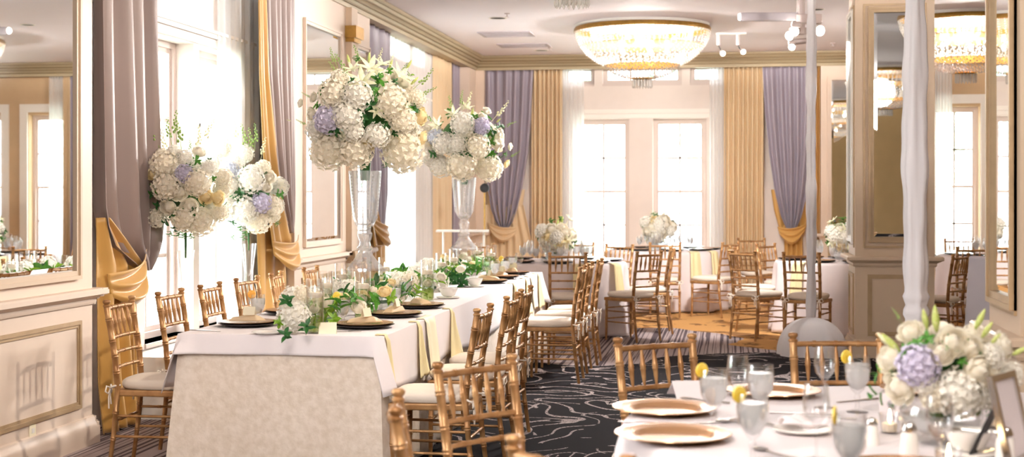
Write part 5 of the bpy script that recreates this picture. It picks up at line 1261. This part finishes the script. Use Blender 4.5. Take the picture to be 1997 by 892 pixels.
# ------------------------------------------------------------------ draped poles
def draped_pole(x, y, r, top, base_r, base_h, label, seed, bunch=None):
    o = thing('draped_pole', (x, y, 0), 0, label, 'draped pole', 'draped canopy poles')
    MB().tube([(0, 0, .02), (0, 0, top)], .019, 12).build('pole', M['fixture'], o)
    MB().box(-.2, .2, -.2, .2, 0, .02).build('base_plate', M['fixture'], o, smooth=None)
    rr = random.Random(seed); ph = rr.uniform(0, 6)
    zs = [top - (top - base_h) * i / 150 for i in range(151)]
    prof = []
    for z in zs:
        k = 1 + .10 * math.sin(z * 5 + ph) + .08 * math.sin(z * 13 + ph) + .05 * math.sin(z * 29 + ph)
        if bunch and bunch[0] < z < bunch[1]: k *= 1.12 + .16 * math.sin((z - bunch[0]) * 90)
        prof.append((r * k, z))
    MB().lathe(prof, n=28, rip=lambda a, j: r * (.12 * math.sin(5 * a + .07 * j) +   .06 * math.sin(9 * a - .1 * j))).build('wrap', M['drape'], o, smooth=180, recalc=False)
    if base_r:
        pr = [(r, base_h + .01)] + [(r + (base_r - r) * (math.sin(PI / 2 * t_) ** .9), base_h * (1 - t_ ** 1.7) + .004) for t_ in [i / 14 for i in range(1, 15)]]
        MB().lathe(pr, n=60, rip=lambda a, j: min(j, 12) / 12 * base_r * (.06 * math.sin(5 * a + ph) + .03 * math.sin(11 * a))).build('base_cover', M['drape'], o, smooth=180, recalc=False)
    return o
x, y = W(1582, 13.15); draped_pole(x, y, .042, 3.42, .31, .34, 'slim white draped pole with a billowing base, nearer the far windows', 1)
x, y = W(1785, 6.45); draped_pole(x, y, .050, 3.3, .26, .3, 'wide lavender white draped pole before the square column mirror', 2, (.86, 1.06))
# crossing piece over the two poles, out of frame above
a = Vector(W(1582, 13.15) + (3.42,)); b = Vector(W(1785, 6.45) + (3.3,))
# slip-covered chair between the columns
x, y = W(1913, 11.6)
o = thing('slipcovered_chair', (x, y, 0), ANG + .25, 'taupe slipcovered high back chair beside the right edge column', 'chair')
bev(MB().add([(-.06, -.2, .0), (.05, -.2, 0), (.05, .2, 0), (-.06, .2, 0), (-.0, -.19, .98), (.045, -.19, .98), (.045, .19, .98), (-.0, .19, .98)], [(3, 2, 1, 0), (4, 5, 6, 7), (0, 1, 5, 4), (1, 2, 6, 5), (2, 3, 7, 6), (3, 0, 4, 7)]).build('backrest', M['vent'], o, smooth=None), .02)
bev(MB().box(.04, .5, -.2, .2, 0.0, .47).build('seat', M['vent'], o, smooth=None), .03)
# equipment in the far left corner: white tray table and a black round speaker on a stand
x, y = W(905, 17.2)
o = thing('tray_table', (x, y, 0), ANG, 'tall white tray table in the far left corner behind the second vase', 'table')
MB().box(-.33, .30, -.2, .2, ZP(449, 17.2) - .02, ZP(449, 17.2)).build('tray', M['white'], o, smooth=None)
for sx in (-.25, .24): MB().tube([(sx, 0, 0), (sx, 0, 1.04)], .014, 10).build('leg', M['white'], o)
for sx in (-.25, .24): MB().box(sx - .03, sx + .03, -.18, .18, 0, .02).build('foot', M['white'], o, smooth=None)
x, y = W(945, 18.3)
o = thing('speaker_stand', (x, y, 0), ANG, 'round black speaker on a thin stand in the far left corner', 'speaker')
zz = ZP(367, 18.3)
MB().tube([(0, -.07, zz), (0, -.05, zz), (0, .05, zz), (0, .07, zz)], [.055, .06, .06, .04], 20).build('speaker_head', M['black'], o)
MB().tube([(0, 0, .02), (0, 0, zz - .05)], .012, 8).build('pole', M['brass'], o)
for k in range(3):
    a_ = k * 2 * PI / 3; MB().tube([(0, 0, .3), (.3 * math.cos(a_), .3 * math.sin(a_), .012)], .009, 8).build('leg', M['black'], o)

# ------------------------------------------------------------------ garden beyond the windows
def tree(x, y, h_, r, seed, label):
    rr = random.Random(seed); o = thing('garden_tree', (x, y, -.6), 0, label, 'tree', 'trees in the garden')
    MB().tube([(0, 0, 0), (.1, 0, h_ * .5), (0, .1, h_ * .8)], [.16, .12, .05], 8).build('trunk', M['stem'], o)
    mb = MB()
    for i in range(900):
        v = Vector((rr.gauss(0, 1), rr.gauss(0, 1), rr.gauss(0, 1))).normalized() * r * rr.uniform(.35, 1) ** .5; v.z = v.z * 1.2 + h_ * .75
        dd = Vector((rr.uniform(-1, 1), rr.uniform(-1, 1), rr.uniform(-1, 1))).normalized(); s_ = dd.cross(Vector((0, 0, 1))).normalized() * .09
        mb.add([tuple(v), tuple(v + dd * .12 + s_), tuple(v + dd * .26), tuple(v + dd * .12 - s_)], [(0, 1, 2, 3)])
    c = mb.build('foliage', M['gardenleaf'], o, smooth=None, recalc=False); c['kind'] = 'stuff'
M['gardenleaf'] = paint('garden leaf', srgb(150, 205, 180), .6, col2=srgb(180, 225, 215), vscale=2)
for x, y, h_, r, sd, lab in ((-.2, 31, 5.5, 1.8, 1, 'pale blurred tree seen through the right far window'), (-4.5, 33, 6, 2.0, 2, 'pale blurred tree seen through the left far window'), (-12, 20, 6, 2.2, 3, 'pale blurred tree seen through the nearest left window'), (5.5, 30, 5, 1.8, 4, 'pale green tree seen through the far right window'), (-13.5, 27, 6, 2.2, 5, 'pale tree outside the second left window')):
    tree(x, y, h_, r, sd, lab)
struct(MB().box(-40, 40, -20, 60, -.75, -.6).build('ground_outside', paint('lawn', srgb(200, 214, 200), .9, var=.05), smooth=None))

# ------------------------------------------------------------------ light
w = bpy.data.worlds.new('sky'); SC.world = w; w.use_nodes = True
bg = w.node_tree.nodes['Background']; bg.inputs[0].default_value = (.92, .96, 1, 1); bg.inputs[1].default_value = 7.0
def portal(loc, rot, sx, sy):
    L = bpy.data.lights.new('window_portal', 'AREA'); L.shape = 'RECTANGLE'; L.size = sx; L.size_y = sy
    L.cycles.is_portal = True
    o = bpy.data.objects.new('window_portal', L); COL.objects.link(o); o.location = loc; o.rotation_euler = rot
for y0, y1 in ((2.8, 5.1), (8.8, 11.7), (15.1, 18.3)): portal((XL - .3, (y0 + y1) / 2, 1.95), (0, -PI / 2, 0), 3.0, y1 - y0)
for x0, x1 in ((-2.6, -.05), (2.75, 6.0)): portal(((x0 + x1) / 2, YF + .3, 1.95), (-PI / 2, 0, 0), x1 - x0, 3.0)
def spot(loc, tgt, e, ang, col, soft):
    L = bpy.data.lights.new('ceiling_and_fill_spot', 'SPOT'); L.energy = e; L.spot_size = math.radians(ang); L.spot_blend = .6; L.color = col; L.shadow_soft_size = soft
    o = bpy.data.objects.new('ceiling_and_fill_spot', L); COL.objects.link(o); o.location = loc
    o.rotation_euler = (Vector(tgt) - Vector(loc)).to_track_quat('-Z', 'Y').to_euler()
spot((.2, 7.6, 3.45), (-3.4, 7.6, .9), 170, 70, (1, .88, .74), .03)
spot((-.6, .2, 3.3), (-1.0, 8.5, .8), 240, 80, (1, .94, .88), .7)  # added fill with no fixture, brightens the long table from the camera side
spot((2.6, .6, 3.3), (1.2, 5.0, .8), 90, 90, (1, .92, .86), .25)  # added unseen fill over the near round table, no fixture

mx, my = W(1562, 14.0)
for tg, e in (((-3.0, 19.5, .9), 160), ((-.6, 16.8, .3), 260), ((2.0, 17, .6), 180), ((-3.4, 11.5, 1.2), 480), ((-1.4, 9.6, .4), 420), ((1.0, 12.2, .2), 150)):
    spot((mx + (-.5 if tg[0] < 0 else .45), my - .5, 2.9), tg, e, 75, (1, .96, .92), .3 if tg[0] < -1 else .08)
mx, my = W(1424, 18.2)
for tg, e in (((-3.4, 21, 2.0), 40), ((1.6, 21, 1.8), 50)): spot((mx, my - .15, 3.2), tg, e, 90, (1, .93, .84), .05)
# ------------------------------------------------------------------ camera
cam = bpy.data.cameras.new('camera'); co = bpy.data.objects.new('camera', cam); COL.objects.link(co)
co.location = (0, 0, H); co.rotation_euler = (PI / 2, 0, ANG)
cam.sensor_width = 36; cam.lens = F / 1997 * 36; cam.shift_y = -65 / 1997
cam.clip_start = .05; cam.clip_end = 200
cam.dof.use_dof = True; cam.dof.focus_distance = 8.6; cam.dof.aperture_fstop = 3.2
SC.camera = co
SC.view_settings.view_transform = 'Standard'; SC.view_settings.look = 'None'; SC.view_settings.gamma = 1; SC.view_settings.use_curve_mapping = False
SC.view_settings.exposure = 1.08
cy = SC.cycles
cy.use_denoising = True
try: cy.denoiser = 'OPENIMAGEDENOISE'
except Exception: pass
cy.max_bounces = 8; cy.diffuse_bounces = 4; cy.glossy_bounces = 5; cy.transmission_bounces = 6; cy.transparent_max_bounces = 24
cy.sample_clamp_indirect = 6; cy.caustics_reflective = False; cy.caustics_refractive = False
